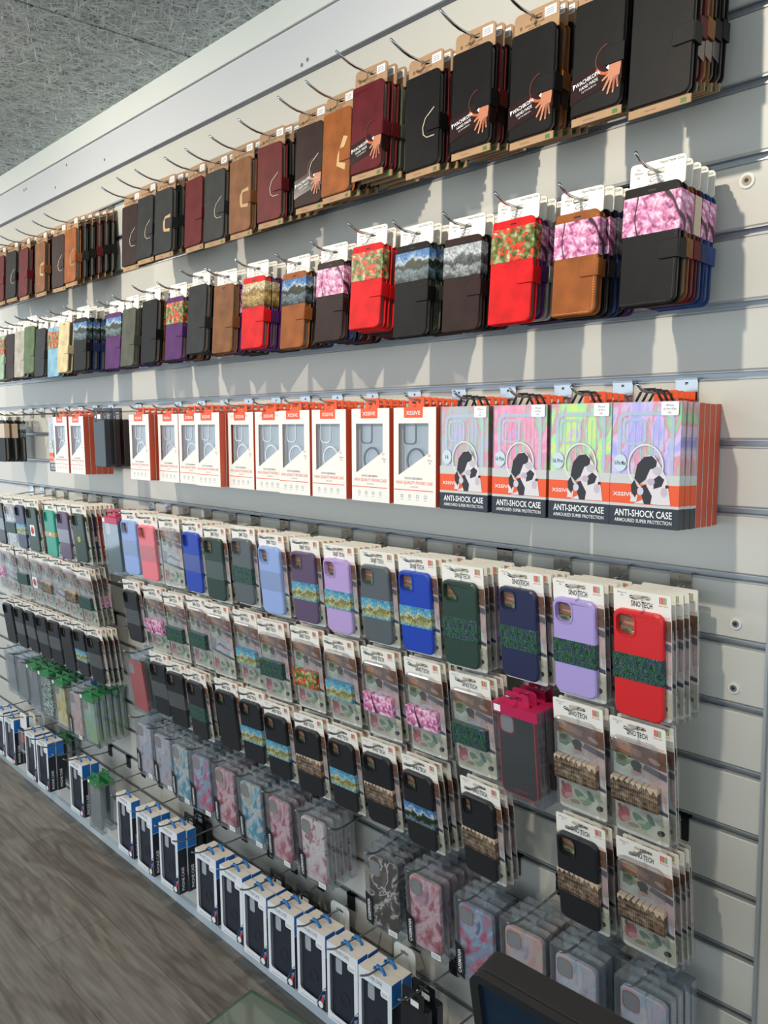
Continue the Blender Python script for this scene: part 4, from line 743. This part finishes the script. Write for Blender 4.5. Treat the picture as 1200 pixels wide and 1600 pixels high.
Dd = [(-.119, -.912, ac('marble_lilac', n=4)), (-.240, -.918, ac('marble_lilac', n=4)), (-.346, -.918, ac('marble_peach', n=4)), (-.455, -.925, ac('marble_mix', n=3)), (-.585, -.923, ac('marble_pink', n=5)), (-.705, -.934, ac('marble_dark', n=4)), (-.82, -.925, []), (-.934, -.925, ac('marble_white', n=4)), (-1.060, -.923, ac('marble_pink', n=4)), (-1.180, -.921, ac('marble_blue', n=4)), (-1.296, -.922, ac('marble_pink', n=4)),
      (-1.410, -.921, ac('marble_mix', n=4)), (-1.518, -.924, ac('marble_blue', n=4)), (-1.620, -.921, ac('marble_lilac', n=4)), (-1.724, -.915, ac('marble_lilac', n=4)), (-2.112, -.935, ac('marble_lime', 'green', False, 5)), (-2.215, -.94, ac('marble_peach', n=3)+ac('greyglass', 'blue', False, 2)), (-2.345, -.94, ac('marble_lemon', 'green', False, 4)), (-2.470, -.934, ac('leaf', 'green', False, 4)), (-2.585, -.934, ac('greyglass', 'green', False, 3)), (-2.70, -.925, ac('greyglass', 'clear', False, 3)), (-2.82, -.925, ac('clearcase', 'clear', False, 3))]
for i, (x, zh, it) in enumerate(Dd):
    stack('D', i+1, x, -.110, -.9, zh-.006, it, .0225, 2.6+random.uniform(-.8, .8), .142, (.026, .012), 'black', 'seventh row', random.uniform(0, 4))
Ee = [(-.155, None, []), (-.27, None, []), (-.385, None, []), (-.50, None, []), (-.615, -1.215, [('darkbox', ((26, 30, 38),))]*2), (-.728, -1.222, [('bluebox', ('b',))]*2+[('blister', ('c',))]), (-.834, -1.215, [('bluebox', ('b',))]*2), (-.944, -1.213, [('bluebox', ('b',))]*2+[('blister', ('c',))]), (-1.060, -1.220, [('bluebox', ('b',))]*2+[('darkbox', ((26, 30, 38),))]),
      (-1.170, -1.222, [('bluebox', ('b',))]*2+[('darkbox', ((26, 30, 38),))]), (-1.275, -1.212, [('bluebox', ('b',))]*2), (-1.398, -1.215, [('bluebox', ('b',))]*2), (-1.50, None, []), (-1.601, -1.215, [('bluebox', ('b',))]*2+[('darkbox', ((26, 30, 38),))]*2), (-1.745, -1.222, [('bluebox', ('b',))]*2), (-1.875, -1.217, [('bluebox', ('b',))]*1),
      (-1.99, None, []), (-2.095, -1.232, [('acrylic', ('greyglass', 'green', False))]*2), (-2.235, -1.21, [('bluebox', ('b',))]*2), (-2.33, None, []), (-2.43, None, []), (-2.535, -1.222, [('bluebox', ('b',))]*2+[('acrylic', ('greyglass', 'green', False))]*2), (-2.650, -1.22, [('bluebox', ('b',))]*2), (-2.76, -1.20, [('blister', ('c',))]*3), (-2.87, -1.222, [('bluebox', ('b',))]*2), (-2.99, -1.222, [('bluebox', ('b',))]*2)]
for i, (x, zh, it) in enumerate(Ee):
    deep = bool(it) and it[0][0] == 'bluebox'
    stack('E', i+1, x, -.100 if deep else -.11, -1.2, zh or -1.222, it, .0315 if deep else .034, -1, .142, (.028, .012), 'black', 'lowest row', random.uniform(0, 3))

# ------------------------------------------------------------------ glass table, monitor, plinth
GL = mat((92, 108, 98), .12, 0, 0, 300, .6); GLE = mat((60, 84, 70), .15)
t = thing('glass_table', 'low green glass topped table in front of the product wall', 'table', (-.513, -.578, FLOOR), None, (0, 0, math.radians(8)))
mb = MB(); mb.box(0, 1.15, -.60, 0, .685, .695, GLE); mb.box(.006, 1.144, -.594, -.006, .6951, .6955, GL); link('glass_top', mb.mesh('glass_top'), t)
mb = MB(); mb.box(.03, 1.12, -.57, -.03, .655, .684, mat((60, 62, 64), .4)); link('frame', mb.mesh('frame'), t)
for x, y in ((.05, -.05), (1.08, -.05), (.05, -.53), (1.08, -.53)):
    mb = MB(); mb.box(x, x+.03, y-.03, y, 0, .655, STEEL); link('leg', mb.mesh('leg'), t)
t = thing('computer_monitor', 'black framed monitor with dark blue screen standing on the glass table', 'monitor', (.272, -.64, FLOOR+.6957), None, (0, 0, math.radians(2)))
mb = MB(); SB = mat((20, 19, 21), .6); mb.pr(rr(-.245, .245, .03, .392, .014), -.0, .030, SB, .004); mb.holed(rr(-.245, .245, .03, .392, .014), [rr(-.236, .236, .042, .384, .004)], -.006, .001, SB); o = link('casing', mb.mesh('casing'), t); o.rotation_euler = (math.radians(9), 0, 0)
mb = MB(); mb.pr(rr(-.236, .236, .042, .384, .004), -.0022, 0, mat((16, 36, 56), .35)); o = link('screen', mb.mesh('screen'), t); o.rotation_euler = (math.radians(9), 0, 0)
mb = MB(); mb.box(-.03, .03, .020, .05, .0, .10, SB); mb.pr(rr(-.11, .11, 0, .010, .004), -.02, .09, SB); link('stand', mb.mesh('stand'), t)
t = thing('display_plinth', 'small light grey metal plinth standing on the wooden floor', 'plinth', (-3.35, -.35, FLOOR))
mb = MB(); mb.box(-.25, .25, -.2, .16, .02, .075, mat((176, 182, 186), .4), .004); link('body', mb.mesh('body'), t)
mb = MB(); mb.box(-.23, .23, -.18, .14, 0, .02, BLACKM); link('foot', mb.mesh('foot'), t)
